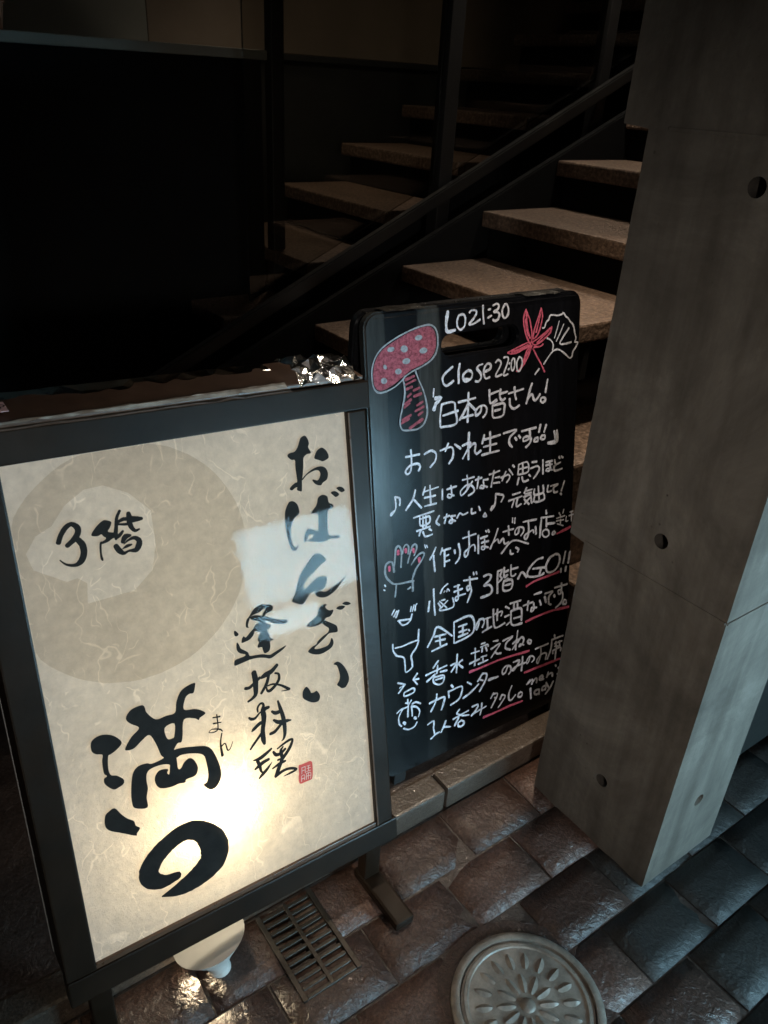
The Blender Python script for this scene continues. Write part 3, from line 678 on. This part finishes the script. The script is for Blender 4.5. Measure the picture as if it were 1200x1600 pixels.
f1 = film_strip('plastic_film', sg, ((-FR, ty, -.104), (-FR, ty-.010, .002)), ((SW-.1, ty, -.104), (SW-.1, ty-.010, .002)), 24, 4, .0007, 'clear_wrap', 3, .002)
f2 = film_strip('crumpled_film', sg, ((SW-.085, ty+.001, -.1), (SW-.085, ty-.006, .003)), ((SW+.025, ty+.001, -.1), (SW+.025, ty-.006, .003)), 9, 9, .0055, 'crinkle_film', 12, .016)
f3 = film_strip('film_highlight', sg, ((-FR*.5, ty+.001, -.002), (-FR*.5, ty-.0005, .0025)), ((SW-.11, ty+.003, -.009), (SW-.11, ty-.002, .0028)), 40, 2, .0009, 'highlight_pale', 5, .001)  # pale strip painted as the highlight along the film's front edge
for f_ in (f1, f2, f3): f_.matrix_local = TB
a0 = PS_((0, 650), -.03); a1 = PS_((66, 634), -.03)
stk = box('sticker', (-.046, ty+.005, -.058), (.028, ty+.0065, -.026), MATS['sticker_pink'], sg, .0006); stk.matrix_local = TB
cu = bpy.data.curves.new('sticker_text', 'FONT'); cu.body = 'domotabo'; cu.size = .019; cu.extrude = 0; cu.align_x = 'CENTER'; cu.align_y = 'CENTER'
to_ = bpy.data.objects.new('sticker_text', cu); COL.objects.link(to_)
dg = bpy.context.evaluated_depsgraph_get(); tm = bpy.data.meshes.new_from_object(to_.evaluated_get(dg)); bpy.data.objects.remove(to_)
tm.materials.clear(); tm.materials.append(MATS['ink']); tx = bpy.data.objects.new('sticker_text', tm); COL.objects.link(tx); tx.parent = stk
tx.matrix_local = Matrix.Translation((-.012, ty+.0069, -.042)) @ Matrix.Rotation(math.pi, 4, 'Y') @ Matrix.Rotation(-math.pi/2, 4, 'X')

# ------------------------------------------------------------------ the blackboard stand
bd = empty('chalkboard', MB); tag(bd, 'black A-frame chalkboard covered in white and pink chalk writing', 'chalkboard')
def rrect(x0, y0, x1, y1, r, n=6):
    o = []
    for cx, cy, a0_ in ((x1-r, y1-r, 0), (x0+r, y1-r, 90), (x0+r, y0+r, 180), (x1-r, y0+r, 270)):
        for i in range(n+1):
            a = math.radians(a0_+90*i/n); o.append((cx+r*math.cos(a), cy+r*math.sin(a)))
    return o
sl = [PB_(p) for p in ((689, 527), (806, 506), (812, 536), (694, 562))]
sx0 = (sl[0][0]+sl[3][0])/2; sx1 = (sl[1][0]+sl[2][0])/2; sy1 = (sl[0][1]+sl[1][1])/2; sy0 = (sl[2][1]+sl[3][1])/2
def leaf(name, z0, z1, mat, parent, M=None):
    bm = bmesh.new(); lo = [rrect(0, 0, BW, BH, .03), rrect(sx0, sy0, sx1, sy1, min(.022, (sy1-sy0)/2-.001))]
    f = poly_fill(bm, lo, lambda x, y: Vector((x, y, z1))); b = poly_fill(bm, lo, lambda x, y: Vector((x, y, z0)))
    for fl, bl_ in zip(f, b):
        for i in range(len(fl)):
            j = (i+1) % len(fl); bm.faces.new((fl[i], fl[j], bl_[j], bl_[i]))
    bmesh.ops.recalc_face_normals(bm, faces=bm.faces[:])
    ed = [e for e in bm.edges if len(e.link_faces) == 2 and e.calc_face_angle() > 1.2]
    bmesh.ops.bevel(bm, geom=ed, offset=.004, segments=2, affect='EDGES')
    if M is not None: bmesh.ops.transform(bm, matrix=M, verts=bm.verts)
    return smooth(link(name, bm, mat, parent), 30)
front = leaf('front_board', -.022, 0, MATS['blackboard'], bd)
# rear leaf hinged at the top
RM = Matrix.Translation((0, BH, -.026)) @ Matrix.Rotation(math.radians(13), 4, 'X') @ Matrix.Translation((0, -BH, 0))
rear = leaf('rear_board', -.022, -.001, MATS['plastic_black'], bd, RM)
for px0, px1 in (((602, 486), (664, 476)), ((822, 452), (876, 443))):
    a = PB_(px0); b = PB_(px1)
    film_strip('hinge_film', bd, ((a[0], BH+.001, -.05), (a[0], BH-.002, .0015)), ((b[0], BH+.001, -.05), (b[0], BH-.002, .0015)), 5, 3, .0012, 'chrome', int(px0[0]), .003)
film_strip('plastic_film', bd, ((.02, BH+.0015, -.052), (.02, BH-.012, .0022)), ((BW-.02, BH+.0015, -.052), (BW-.02, BH-.012, .0022)), 22, 4, .0012, 'crinkle_film', 31, .002)
for M_, x in ((None, .04), (None, BW-.04), (RM, .04), (RM, BW-.04)):
    p = (M_ if M_ else Matrix.Identity(4)) @ Vector((x, .01, -.011)); wp = MB @ p
    h = wp.z - .0575
    f_ = box('foot', (-.016, -.009, 0), (.016, .009, max(.012, h+.002)), MATS['rubber'], None, .002)
    f_.matrix_world = Matrix.Translation((wp.x, wp.y, .0575)) @ GRID; f_.parent = bd; f_.matrix_parent_inverse = MB.inverted()

Ra = (670, 460, .125); Rb = (780, 470, 140/1200); Rc = (670, 590, 1/6); Rd = (620, 650, .225); Re = (600, 710, 290/1200)
Q = 170/1200; Rf = (590, 780, Q); Rg = (740, 780, Q); Rh = (590, 870, Q); Ri = (740, 850, Q); Rj = (600, 970, Q); Rk = (720, 960, Q); Rl = (600, 1050, Q); Rm = (720, 1030, Q); Rn = (560, 460, 1/6)
def chalk(name, mat, *items):
    k = Ink(PB_, .0007)
    for reg, w, txt in items: k.lines(reg, w, txt)
    return k.done(name, MATS[mat], bd)
chalk('chalk_text', 'chalk_white',
 (Ra, 46, '235 215 220 300 215 400 235 465 325 445'),
 (Ra, 29, '410 250 370 270 350 340 360 410 395 440 440 400 455 320 440 260 410 250; 505 225 530 200 580 200 590 240 550 310 500 375 560 365 635 315; 675 140 675 240 685 365; 740 192 765 185; 735 292 780 265; 800 140 840 115 870 135 860 180 810 220 850 220 880 250 860 310 820 330 800 315; 945 125 915 190 920 270 950 295 985 250 990 180 970 125 945 125'))
chalk('chalk_text', 'chalk_white',
 (Ra, 31, '295 905 230 960 175 1030 175 1100 215 1140 270 1110 305 1080; 385 865 370 960 370 1110; 470 960 430 1000 430 1060 470 1085 525 1050 540 990 510 950 470 960; 440 1055 500 1060; 670 870 620 890 600 930 640 980 650 1040 620 1085 580 1085; 690 970 760 930 770 880 730 865 690 920 685 1000 710 1050 755 1035'),
 (Ra, 24, '830 850 860 820 895 840 890 890 830 1020 910 1000; 935 790 970 780 990 800 975 870 930 1005 985 995; 1000 865 1006 855; 990 938 1000 925; 1045 800 1025 860 1030 940 1050 945 1070 880 1065 810 1045 800; 1125 780 1095 850 1100 940 1130 955 1160 880 1155 800 1125 780'))
chalk('maple_leaf_drawing', 'chalk_pink',
 (Rb, 24, '355 120 325 220 330 330 355 450 400 560 430 540 435 430 420 330 405 240 385 200 355 120; 360 170 365 280 380 400 410 500; 350 250 365 380 385 470; 560 100 520 220 470 380 450 490 470 500 520 430 560 300 575 200 560 100; 545 180 520 300 490 420; 700 350 620 420 520 500 440 560 480 590 560 540 630 480 680 420 700 350; 660 400 580 480 500 560; 110 695 250 620 380 560 410 590 330 640 230 690 150 710 110 695; 160 690 280 640 380 590; 430 600 380 640 340 740 300 850 260 930 225 940; 430 600 390 720 330 840 270 930; 400 640 360 740 320 830; 460 620 540 610 580 580; 450 640 500 740 560 850 605 950'))
chalk('ginkgo_leaf_drawing', 'chalk_white',
 (Rb, 22, '575 365 600 360 615 320 630 280 660 250 680 195 720 190 780 195 830 180 860 165 890 210 920 230 950 280 980 310 1000 370 1010 440 1025 500 1010 550 1050 555 1020 620 985 680 970 740 940 765 880 710 820 665 770 650 710 680 650 760 595 845; 640 500 690 530 720 590 710 660; 930 365 860 470 810 570 880 575 960 550; 530 910 475 985'),
 (Rb, 16, '800 270 770 380 735 500; 860 310 810 430 760 540'))
chalk('chalk_text', 'chalk_white',
 (Rc, 15, '45 105 40 180'), (Rc, 34, '60 195 110 190 65 245 45 300'),
 (Rc, 23, '120 250 105 350 105 460; 120 250 230 230 245 300 255 430 110 465; 130 355 270 310; 275 230 435 190; 370 140 365 280 360 415; 365 240 330 320 285 395; 370 240 430 300; 300 380 410 350; 490 260 480 320 440 355 435 320 460 280 510 260 540 290 530 340 505 370; 565 115 565 180 575 240 630 205; 570 155 650 125; 670 110 665 170 680 210 715 195; 670 150 735 130; 635 215 600 250 595 310 605 375 690 355 705 300 700 240 610 260; 615 310 670 295; 745 150 885 105; 800 90 805 150 815 205; 755 200 760 260 795 290 845 260; 965 55 935 150 910 245; 910 240 930 190 960 155 980 200 1000 210 1040 155; 1110 15 1090 135; 1050 190 1045 220 1070 230 1090 205 1075 185 1050 190'))
chalk('chalk_text', 'chalk_white',
 (Rd, 17, '60 285 155 265; 95 235 100 300 95 380 70 405 60 380 90 345 140 330 160 350 150 380; 190 265 235 240 270 260 265 310 230 355; 300 240 370 215 390 240 385 290 360 330; 355 190 335 245; 400 195 440 225; 500 115 495 200 495 300; 455 205 510 185 490 230 455 295; 500 220 530 190 545 200 540 245 555 260 580 240; 605 130 590 190; 600 165 715 130; 645 110 645 250; 600 215 690 190; 590 270 710 240; 740 120 830 95 785 145 780 190 800 215; 820 150 830 165; 845 135 855 150; 865 105 965 80; 920 95 920 150 880 175 880 150 910 140 930 160 920 190 895 215; 995 60 985 110; 1035 60 1020 110; 960 155 950 175 975 175 975 150 960 155; 1005 135 995 155 1020 160 1025 135 1005 135; 1090 105 1095 165 1045 185; 1108 100 1108 175 1050 190'))
chalk('chalk_text', 'chalk_white',
 (Re, 13, '70 275 75 330 70 360 45 395 45 380 65 365; 70 275 100 285 100 330; 200 230 185 290 140 360; 190 290 240 345; 265 210 250 260; 260 240 350 210; 295 200 300 320; 260 280 330 265; 260 335 335 315; 375 225 375 290; 405 225 465 205; 430 200 435 270 410 275 415 255 450 265; 505 165 580 145; 535 135 540 200 530 240; 570 175 530 235 500 265 495 235 540 195 575 210 580 240 545 265; 590 165 630 150; 610 145 600 220; 640 165 670 160; 640 175 645 215 620 215 630 200 665 210; 680 130 745 105; 710 105 690 210; 715 150 745 145; 705 185 745 180; 755 150 800 130 810 150 790 180; 785 110 760 170; 805 95 830 130; 830 70 840 80; 870 65 865 130; 870 65 925 50 930 110 870 130; 895 60 895 120; 870 95 930 80; 870 150 860 195; 890 145 900 175 930 165; 935 130 945 140; 955 50 985 45; 945 90 990 75 1000 100 965 155; 1025 35 1025 125; 1045 50 1085 40; 1045 70 1085 62; 1068 45 1070 100 1045 105 1055 90 1085 100; 1100 35 1105 60; 1140 50 1100 75 1105 105 1150 90; 1130 15 1135 25; 1145 10 1155 20'))
chalk('chalk_text', 'chalk_white',
 (Re, 13, '830 260 880 245; 805 300 890 270; 840 290 825 340; 860 285 855 335 885 320; 920 215 905 250; 920 235 955 225; 910 255 950 245; 900 275 945 262 950 310 960 305; 905 290 935 320; 940 280 905 320; 995 205 1000 290; 970 225 970 260 1025 245 1025 200; 970 270 970 305 1030 290 1030 250; 1060 200 1055 240 1080 235; 1075 205 1125 190 1095 215 1100 245 1120 240; 1165 170 1145 235; 1140 252 1145 258; 190 410 320 365; 230 405 235 460 290 440 290 400 230 420; 250 400 250 480; 268 395 270 475; 210 495 295 465; 235 490 225 525; 250 500 265 530 310 515; 290 480 305 490; 355 395 335 435 355 455; 385 410 420 395; 405 385 390 445; 430 400 460 395; 435 405 440 440 420 440 430 425 460 430; 470 410 490 380 510 390 540 375; 565 350 565 380 590 375; 610 335 620 360; 650 378 640 400 660 398 650 378; 720 255 715 320 690 360 695 335 715 330; 720 255 770 265 755 305'))
chalk('hand_drawing', 'chalk_blue_grey',
 (Rf, 24, '180 800 165 720 150 690 100 710 80 770 90 850 140 910 205 935 395 900; 175 790 190 640 200 540 230 515 255 550 260 640 255 750; 270 600 290 520 320 500 340 530 335 600; 330 700 355 600 380 520 410 495 430 530 400 620; 370 720 420 640 480 590 510 600 490 660 420 770 380 880'),
 (Rh, 24, '205 310 190 440; 385 260 385 375; 330 355 360 335'))
for q_ in '225 565 225 605; 305 550 310 585; 390 550 400 585; 455 650 460 695; 125 745 130 790'.split(';'): chalk('nail_drawing', 'chalk_pink', (Rf, 34, q_))
chalk('chalk_text', 'chalk_white',
 (Rf, 23, '640 530 610 600 575 665; 615 620 620 700 630 795; 710 540 690 610; 700 570 800 540; 735 560 735 740; 740 630 780 610; 740 690 790 670; 845 560 850 595; 890 490 905 580 895 650 855 705; 935 430 1080 380; 1000 355 1005 500 990 600 965 635 955 590 1000 540 1050 500 1070 520 1070 565'), (Rf, 14, '515 500 525 535; 535 505 545 530'),
 (Rg, 22, '50 400 50 595; 75 430 150 405; 85 480 160 460; 115 420 120 540 85 550 95 520 160 530; 130 345 140 360; 155 340 170 360; 265 325 225 440 180 545; 210 480 260 440 280 480 320 430 340 490 380 470; 305 595 430 455 600 490; 400 560 405 600 435 600; 460 530 490 550 480 580; 320 360 435 325; 380 295 385 395; 425 205 425 255; 455 205 450 265; 500 310 490 370 460 390 455 350 490 310 540 310 550 350 520 400; 545 250 690 220; 600 230 605 340 590 420 565 440 560 400 600 370 650 340 660 370; 680 300 685 380; 795 120 800 160; 740 205 880 185; 745 210 735 300 725 420; 800 200 800 300; 800 270 890 260; 790 330 755 360 760 400 790 415 825 390 820 345 790 330; 870 360 865 385 895 375 885 350 870 360'),
 (Rg, 15, '990 110 980 150; 910 210 1000 180; 940 150 950 170; 910 240 990 225; 955 170 955 280; 920 270 985 290; 1020 190 1015 240 1040 235; 1060 140 1090 130; 1050 180 1095 165; 1075 130 1075 240'))
chalk('chalk_text', 'chalk_white',
 (Ri, 26, '110 355 160 335 190 350 170 400 110 460 170 450 200 490 180 550 80 590; 265 300 260 400 260 540; 265 300 310 290 290 350 310 380 270 420; 335 260 335 360 370 340; 335 310 380 290; 410 230 410 340 440 350 460 330; 410 280 485 255; 375 380 330 420 325 510 400 500 425 440 410 390 330 410; 340 455 400 440; 485 380 530 310 580 360; 760 150 700 170 630 240 590 310 600 355 660 360 740 340 770 320; 650 270 790 255; 740 270 720 330; 900 110 840 150 800 230 805 300 850 310 910 270 945 190 940 120 900 110; 1010 80 985 210; 1060 85 1040 205; 960 270 960 310; 1015 250 1010 295'),
 (Rh, 24, '570 490 555 600; 615 355 620 500 630 640; 770 295 720 340 690 400; 665 510 690 550 690 590 830 550 825 450; 840 330 900 310; 840 385 930 350; 880 310 885 450 860 480 860 440 965 405; 945 260 1095 235; 1010 220 1015 330 990 370 980 330 1010 320 1030 370 1010 430 985 500; 1055 170 1060 195; 1085 165 1092 190'),
 (Rh, 16, '730 390 740 375; 760 385 770 350 790 375; 680 490 760 560; 770 480 700 560; 700 480 740 470'))
chalk('face_drawing', 'chalk_white', (Rh, 20, '155 640 185 580; 175 660 210 600; 200 670 230 590; 360 600 370 550; 380 600 400 530; 410 590 415 540 430 515; 220 705 350 685; 235 715 270 750 320 735 360 690 375 630'))
for q_ in ('75 310 85 325', '65 365 80 370'): chalk('chalk_dot', 'chalk_white', (Rh, 20, q_))
chalk('chalk_text', 'chalk_white',
 (Ri, 23, '60 830 50 900 30 940 25 900 60 840 100 825 115 860 95 915; 110 830 190 805; 150 815 150 930; 95 970 195 910; 215 720 215 800 225 900 250 920 340 870; 215 780 310 740 300 790; 260 720 255 840; 350 690 390 710; 340 800 390 780; 360 890 410 850; 400 655 515 620; 440 640 440 720; 480 630 480 710; 410 740 520 710 525 840; 410 740 420 890 530 870; 440 820 510 800; 545 680 650 640; 600 630 590 730; 665 555 745 530; 660 650 660 720 630 740 640 700 690 700; 725 620 740 670; 780 580 795 640; 785 545 870 520 830 570 825 650 850 665; 885 560 890 580; 890 480 1025 440; 965 430 960 530 935 550 930 510 960 510 980 560 960 640 900 700; 995 610 980 655 1015 655 1015 620 995 610'),
 (Rj, 23, '480 290 540 170 595 65 750 165; 560 175 680 145; 565 225 670 200; 525 335 690 255; 610 160 620 280'),
 (Rh, 23, '840 725 840 950; 840 720 1030 650 1050 830 850 950; 890 770 980 740; 895 830 980 800; 890 880 990 840; 935 760 935 860; 1000 800 1010 815'))
chalk('glass_drawing', 'chalk_white', (Rj, 20, '95 260 100 330 140 385 215 405 230 480 240 565 305 515 310 470 300 380 350 300 380 220; 380 95 375 215; 120 300 200 280 290 240 375 210'))
chalk('chalk_text', 'chalk_white',
 (Rj, 22, '595 440 540 520; 460 600 690 490; 590 490 580 580; 470 670 560 590; 690 545 620 560; 560 590 540 650 560 690 610 700 650 670 655 600 560 620; 570 650 640 625; 805 365 800 460 795 570; 735 490 790 470 740 560; 860 430 820 470 865 515'),
 (Rk, 21, '110 430 200 400; 155 370 155 460 150 560; 95 540 200 490; 225 325 265 310; 215 360 290 330 300 350; 235 370 230 410; 270 360 285 400; 190 545 295 500; 240 460 245 530; 220 470 280 450; 355 295 405 285; 330 380 430 320 330 475; 370 410 400 430 440 425; 460 290 570 240 500 310 490 370 540 385; 625 175 610 280 600 385; 570 320 630 270 565 385; 620 310 660 250 690 270 670 330 640 350 650 325 690 335; 750 275 735 300 760 320 775 290 750 275'))
chalk('face_drawing', 'chalk_white', (Rj, 20, '365 580 320 645; 320 645 380 640; 320 645 365 700; 150 685 230 700; 170 740 230 700; 160 795 230 700; 220 790 320 740 325 785 225 830 220 790'))
chalk('chalk_text', 'chalk_white',
 (Rl, 22, '500 345 655 275 655 340 630 415; 580 240 570 320 515 435; 740 145 760 165; 710 210 715 280; 710 215 850 155 855 220 820 300 735 360; 915 110 960 135; 870 285 960 215 1040 130; 1080 20 1030 100; 1080 15 1130 20 1115 90 1050 210; 1050 80 1090 90'),
 (Rm, 30, '305 225 405 190'),
 (Rm, 21, '510 80 490 140 460 160 455 120 490 75 540 75 550 120 525 160; 575 30 640 10 620 60 580 120 565 110 620 70 720 30; 680 -30 675 50 665 125'),
 (Rk, 19, '760 470 750 510 730 540 725 510 760 460 800 465 805 495 780 525; 820 380 960 320; 880 350 880 440 850 530 835 520 850 480 900 430 940 430 930 495; 1030 225 1035 260; 1000 280 1125 230; 1000 285 990 380 950 490; 1030 320 1110 290; 1045 300 1045 350; 1085 290 1085 340; 1030 350 1090 345; 1020 390 1095 360 1095 395; 1050 340 1035 490; 1010 395 1010 430'))
chalk('chalk_text', 'chalk_white',
 (Rl, 22, '480 580 545 540 545 620 555 690 515 735; 555 690 610 660; 680 535 660 590 625 665; 660 605 730 600; 830 410 800 450; 760 520 930 420; 800 460 870 480; 820 500 775 590; 860 480 930 470; 850 530 815 560 820 595 860 590 880 550 850 530; 970 380 1030 355 1020 400 960 480; 960 480 1010 440 1120 375; 1075 340 1070 400 1055 470'),
 (Rm, 20, '360 370 330 430; 350 385 400 375 390 420 335 530; 370 420 390 430; 450 390 430 440; 450 390 485 400 470 440 410 530; 560 290 530 370 525 430 550 450 600 390; 655 360 635 380 630 410 660 410 675 370 655 360'),
 (Rm, 22, '725 275 760 225; 740 265 775 225 790 230 780 270; 785 255 820 210 835 215 830 255; 860 220 900 200 895 180 870 190 870 225 910 215; 945 195 960 140; 950 180 985 150 1005 155 1005 185; 1040 60 1045 75; 1105 80 1070 92 1090 110; 1060 160 1090 150; 850 330 815 350 815 385 850 380; 860 330 860 385; 925 290 895 310 895 340 925 330; 940 255 930 335; 945 270 965 310; 1015 240 980 310 930 380'), (Rm, 28, '765 320 770 430'))
chalk('face_drawing', 'chalk_white', (Rl, 20, '260 300 260 350; 235 340 280 350; 300 310 270 350; 310 350 350 330 400 345; 140 455 190 410 265 380; 265 360 260 490; 300 380 310 480; 300 375 360 385 390 430 375 490; 200 410 160 500 165 570 190 595; 215 620 270 630 330 600 360 550'), (Rl, 38, '212 555 228 568; 335 500 348 512'))
for r_, q_ in ((Rg, '915 380 985 345 1060 305'), (Ri, '580 465 680 405 780 365 940 305'), (Ri, '575 855 700 795 860 735 1045 690'), (Rk, '95 635 280 560 450 490 750 400'), (Rk, '700 640 900 560 1120 475'), (Rm, '250 640 400 575 540 510 675 460')): chalk('underline', 'chalk_pink', (r_, 25, q_))
# mushroom: filled cap, hatch on the stalk, outline, spots
k = Ink(PB_, .0005); k.fill(Rn, '430 760 500 705 600 655 680 590 722 500 722 380 690 315 640 300 520 335 370 415 230 515 165 610 138 720 145 840 180 895 240 895 320 850 390 795')
k.lines(Rn, 26, '440 800 520 765; 440 845 535 800; 450 890 500 865; 515 900 570 875; 460 960 490 930; 520 955 585 930; 430 1030 490 985; 545 1040 600 1005; 530 1095 610 1050; 410 1180 490 1130; 400 1210 470 1165; 560 1130 600 1100; 480 1255 600 1170; 430 1060 480 1020')
k.done('mushroom_drawing', MATS['chalk_dusty_pink'], bd)
k = Ink(PB_, .0014)
for cx, cy, rx, ry in ((300, 515, 34, 22), (425, 510, 32, 32), (560, 405, 34, 24), (605, 525, 36, 26), (445, 625, 36, 26), (370, 722, 30, 26), (245, 680, 16, 22), (235, 810, 28, 28)):
    k.fill(Rn, ' '.join('%f %f' % (cx+rx*math.cos(a*.785)+ry*.3*math.sin(a*.785), cy+ry*math.sin(a*.785)-rx*.3*math.cos(a*.785)) for a in range(8)))
k.lines(Rn, 17, '430 770 500 720 600 670 690 600 735 500 735 370 700 300 640 285 520 320 360 400 220 500 150 600 120 720 130 850 170 915 240 915 330 870 400 810 430 770; 415 800 430 920 410 1050 385 1180 400 1260 450 1275 560 1255 620 1190 640 1080 610 920 560 800 530 720')
k.done('mushroom_outline', MATS['chalk_blue_grey'], bd)

# ------------------------------------------------------------------ manhole cover with an embossed flower
mh = empty('manhole_cover', Matrix.Translation(G(MHs, MHt, 0)) @ GRID)
tag(mh, 'round pale manhole cover with raised flower pattern, on wet pavers below the blackboard', 'manhole cover')
lathe('rim', [(MHr-.016, -.03), (MHr-.016, .0115), (MHr-.013, .0125), (MHr-.004, .0115), (MHr, .008), (MHr, -.03)], MATS['cast_iron'], mh, 64)
lathe('mortar_collar', [(MHr, -.012), (MHr, -.0005), (MHr+.03, -.002), (MHr+.03, -.012)], MATS['paver_wet_haze'], mh, 48)
disc = lathe('cover_plate', [(0, .0072), (.06, .0072), (MHr-.032, .0072), (MHr-.030, .0098), (MHr-.024, .0098), (MHr-.022, .0072), (MHr-.0185, .0068), (MHr-.0185, -.02), (0, -.02)], MATS['cast_iron'], mh, 64)
def petal(name, a, r0, r1, w, par):
    bm = bmesh.new(); N = 10; cen = []; ring = []
    for i in range(N+1):
        f = i/N; r = r0+(r1-r0)*f; hw = w*math.sin(math.pi*min(1, f*.93+.07))**.7
        ring.append((r, hw))
    T = [bm.verts.new((r, hw, .0072)) for r, hw in ring]; B = [bm.verts.new((r, -hw, .0072)) for r, hw in ring]; C_ = [bm.verts.new((r, 0, .0072+.0035*min(1, hw/w*1.4))) for r, hw in ring]
    for i in range(N):
        bm.faces.new((T[i], C_[i], C_[i+1], T[i+1])); bm.faces.new((C_[i], B[i], B[i+1], C_[i+1]))
    bmesh.ops.rotate(bm, cent=(0, 0, 0), matrix=Matrix.Rotation(a, 3, 'Z'), verts=bm.verts)
    bmesh.ops.recalc_face_normals(bm, faces=bm.faces[:]); return smooth(link(name, bm, MATS['cast_iron'], par))
for i in range(12): petal('petal', 2*math.pi*i/12, .022, .058, .0075, disc)
for i in range(18): petal('petal', 2*math.pi*(i+.5)/18, .066, .098, .008, disc)
lathe('flower_centre', [(0, .0125), (.009, .0118), (.014, .0074)], MATS['cast_iron'], disc, 20)

# ------------------------------------------------------------------ drain grate under the sign
dg_ = empty('drain_grate', Matrix.Translation(G(.475, .80, 0)) @ GRID); tag(dg_, 'slotted metal drain grate in the pavement under the lit sign', 'drain grate')
box('frame_bar', (-.062, -.10, -.02), (-.052, .09, .007), MATS['drain_steel'], dg_, .001)
box('frame_bar', (.052, -.10, -.02), (.062, .09, .007), MATS['drain_steel'], dg_, .001)
box('centre_bar', (-.004, -.098, -.02), (.004, .088, .0065), MATS['drain_steel'], dg_, .001)
for i in range(11):
    y = -.095 + .0175*i; o = box('bar', (-.0515, -.004, -.018), (.0515, .004, .0055), MATS['drain_steel'], dg_, .001, None, 1); o.location = (0, y, 0)

# ------------------------------------------------------------------ plant on the far ledge, top left
pl = empty('potted_plant', GRID @ Matrix.Translation((ont((-14, 50), 2.53).dot(U), 2.525, 1.515))); tag(pl, 'green leafy plant in a small pot on the partition top, at the left', 'plant')
lathe('pot', [(0, 0), (.028, 0), (.038, .06), (.042, .06), (.042, .07), (.036, .07), (.034, .055), (0, .055)], MATS['terracotta'], pl, 24)
for i in range(16):
    a = rnd.uniform(0, 6.28); ln = rnd.uniform(.05, .085); el = rnd.uniform(.2, 1.1); bm = bmesh.new(); N = 5; rows_ = []
    for q in range(N+1):
        f = q/N; w = .014*math.sin(math.pi*min(.98, f*.95+.04)); x = ln*f*math.cos(el); z = .06+ln*f*math.sin(el)-.03*f*f
        rows_.append([bm.verts.new((x, -w, z+.003)), bm.verts.new((x, 0, z)), bm.verts.new((x, w, z+.003))])
    for q in range(N):
        for e in (0, 1): bm.faces.new((rows_[q][e], rows_[q][e+1], rows_[q+1][e+1], rows_[q+1][e]))
    bmesh.ops.rotate(bm, cent=(0, 0, 0), matrix=Matrix.Rotation(a, 3, 'Z'), verts=bm.verts); smooth(link('leaf', bm, MATS['leaf'], pl))

# ------------------------------------------------------------------ across the lane: the lit box mirrored in the sign's film, and an added fill spotlight
nS = (MS.to_3x3() @ Vector((0, 0, 1))).normalized()
def mirror(p, dist):
    r = ray(p); X = MS @ Vector((*PS_(p), 0)); d = r.normalized(); return X + (d - nS*2*d.dot(nS))*dist
cs = [mirror(p, 2.0) for p in ((375, 810), (555, 805), (555, 932), (375, 928))]
cc = sum(cs, Vector())/4; bx = ((cs[0]-cs[1])+(cs[3]-cs[2])); bx.z = 0; bx.normalize()
hw = ((cs[0]-cs[1]).length+(cs[3]-cs[2]).length)/4; hz = (cs[0].z+cs[1].z-cs[2].z-cs[3].z)/4
fx = -bx if False else bx; nz = Vector((0, 0, 1)); ny = nz.cross(fx)
if ny.dot(MS.translation-cc) < 0: fx = -fx; ny = nz.cross(fx)
LB = Matrix((fx, ny, nz)).transposed().to_4x4(); LB.translation = Vector((cc.x, cc.y, 0))
lb = empty('light_box', LB); tag(lb, 'white illuminated standing box sign across the lane, mirrored in the paper sign', 'light box')
z0, z1 = cc.z-hz, cc.z+hz
box('cabinet', (-hw-.03, -.16, .06), (hw+.03, -.012, z1+.04), MATS['black_steel'], lb, .006)
box('face_panel', (-hw, -.014, z0), (hw, -.004, z1), MATS['lightbox_face'], lb, .002)
box('face_panel', (-hw, -.014, max(.07, z0-.13)), (hw*.1, -.004, z0-.035), MATS['lightbox_face'], lb, .002)
for x in (-hw+.05, hw-.05): box('caster', (x-.02, -.13, 0), (x+.02, -.05, .062), MATS['rubber'], lb, .008)

LP = Vector((.42, -1.15, 1.45)); AIM = Vector((.14, 1.40, .54))
ll = empty('fill_lamp', Matrix.Translation((LP.x, LP.y, 0))); tag(ll, 'added spotlight on a post behind the camera, brightening the signs', 'lamp')  # unseen spotlight and post, added to brighten the chalkboard
lathe('post', [(0, 0), (.07, 0), (.07, .02), (.025, .04), (.022, 1.33), (0, 1.33)], MATS['black_steel'], ll, 20)
HM = Matrix.Translation((0, 0, 1.45)) @ (AIM-LP).to_track_quat('-Z', 'Y').to_matrix().to_4x4()
hd = lathe('spot_head', [(0, .12), (.04, .115), (.06, .07), (.085, -.02), (.08, -.02), (.055, .06), (0, .07)], MATS['black_steel'], ll, 28, HM)
lathe('spot_lens', [(0, .0), (.07, .0), (.07, .004), (0, .004)], mat_emit('spot_glow', (.86, .93, 1), 3), hd, 28, HM)
ld = bpy.data.lights.new('fill_spot', 'SPOT'); ld.energy = 92; ld.shadow_soft_size = .08; ld.color = (1, .95, .88); ld.spot_size = math.radians(54); ld.spot_blend = 1
lo = bpy.data.objects.new('fill_spot', ld); COL.objects.link(lo); lo.parent = ll; lo.matrix_local = HM @ Matrix.Translation((0, 0, -.03))
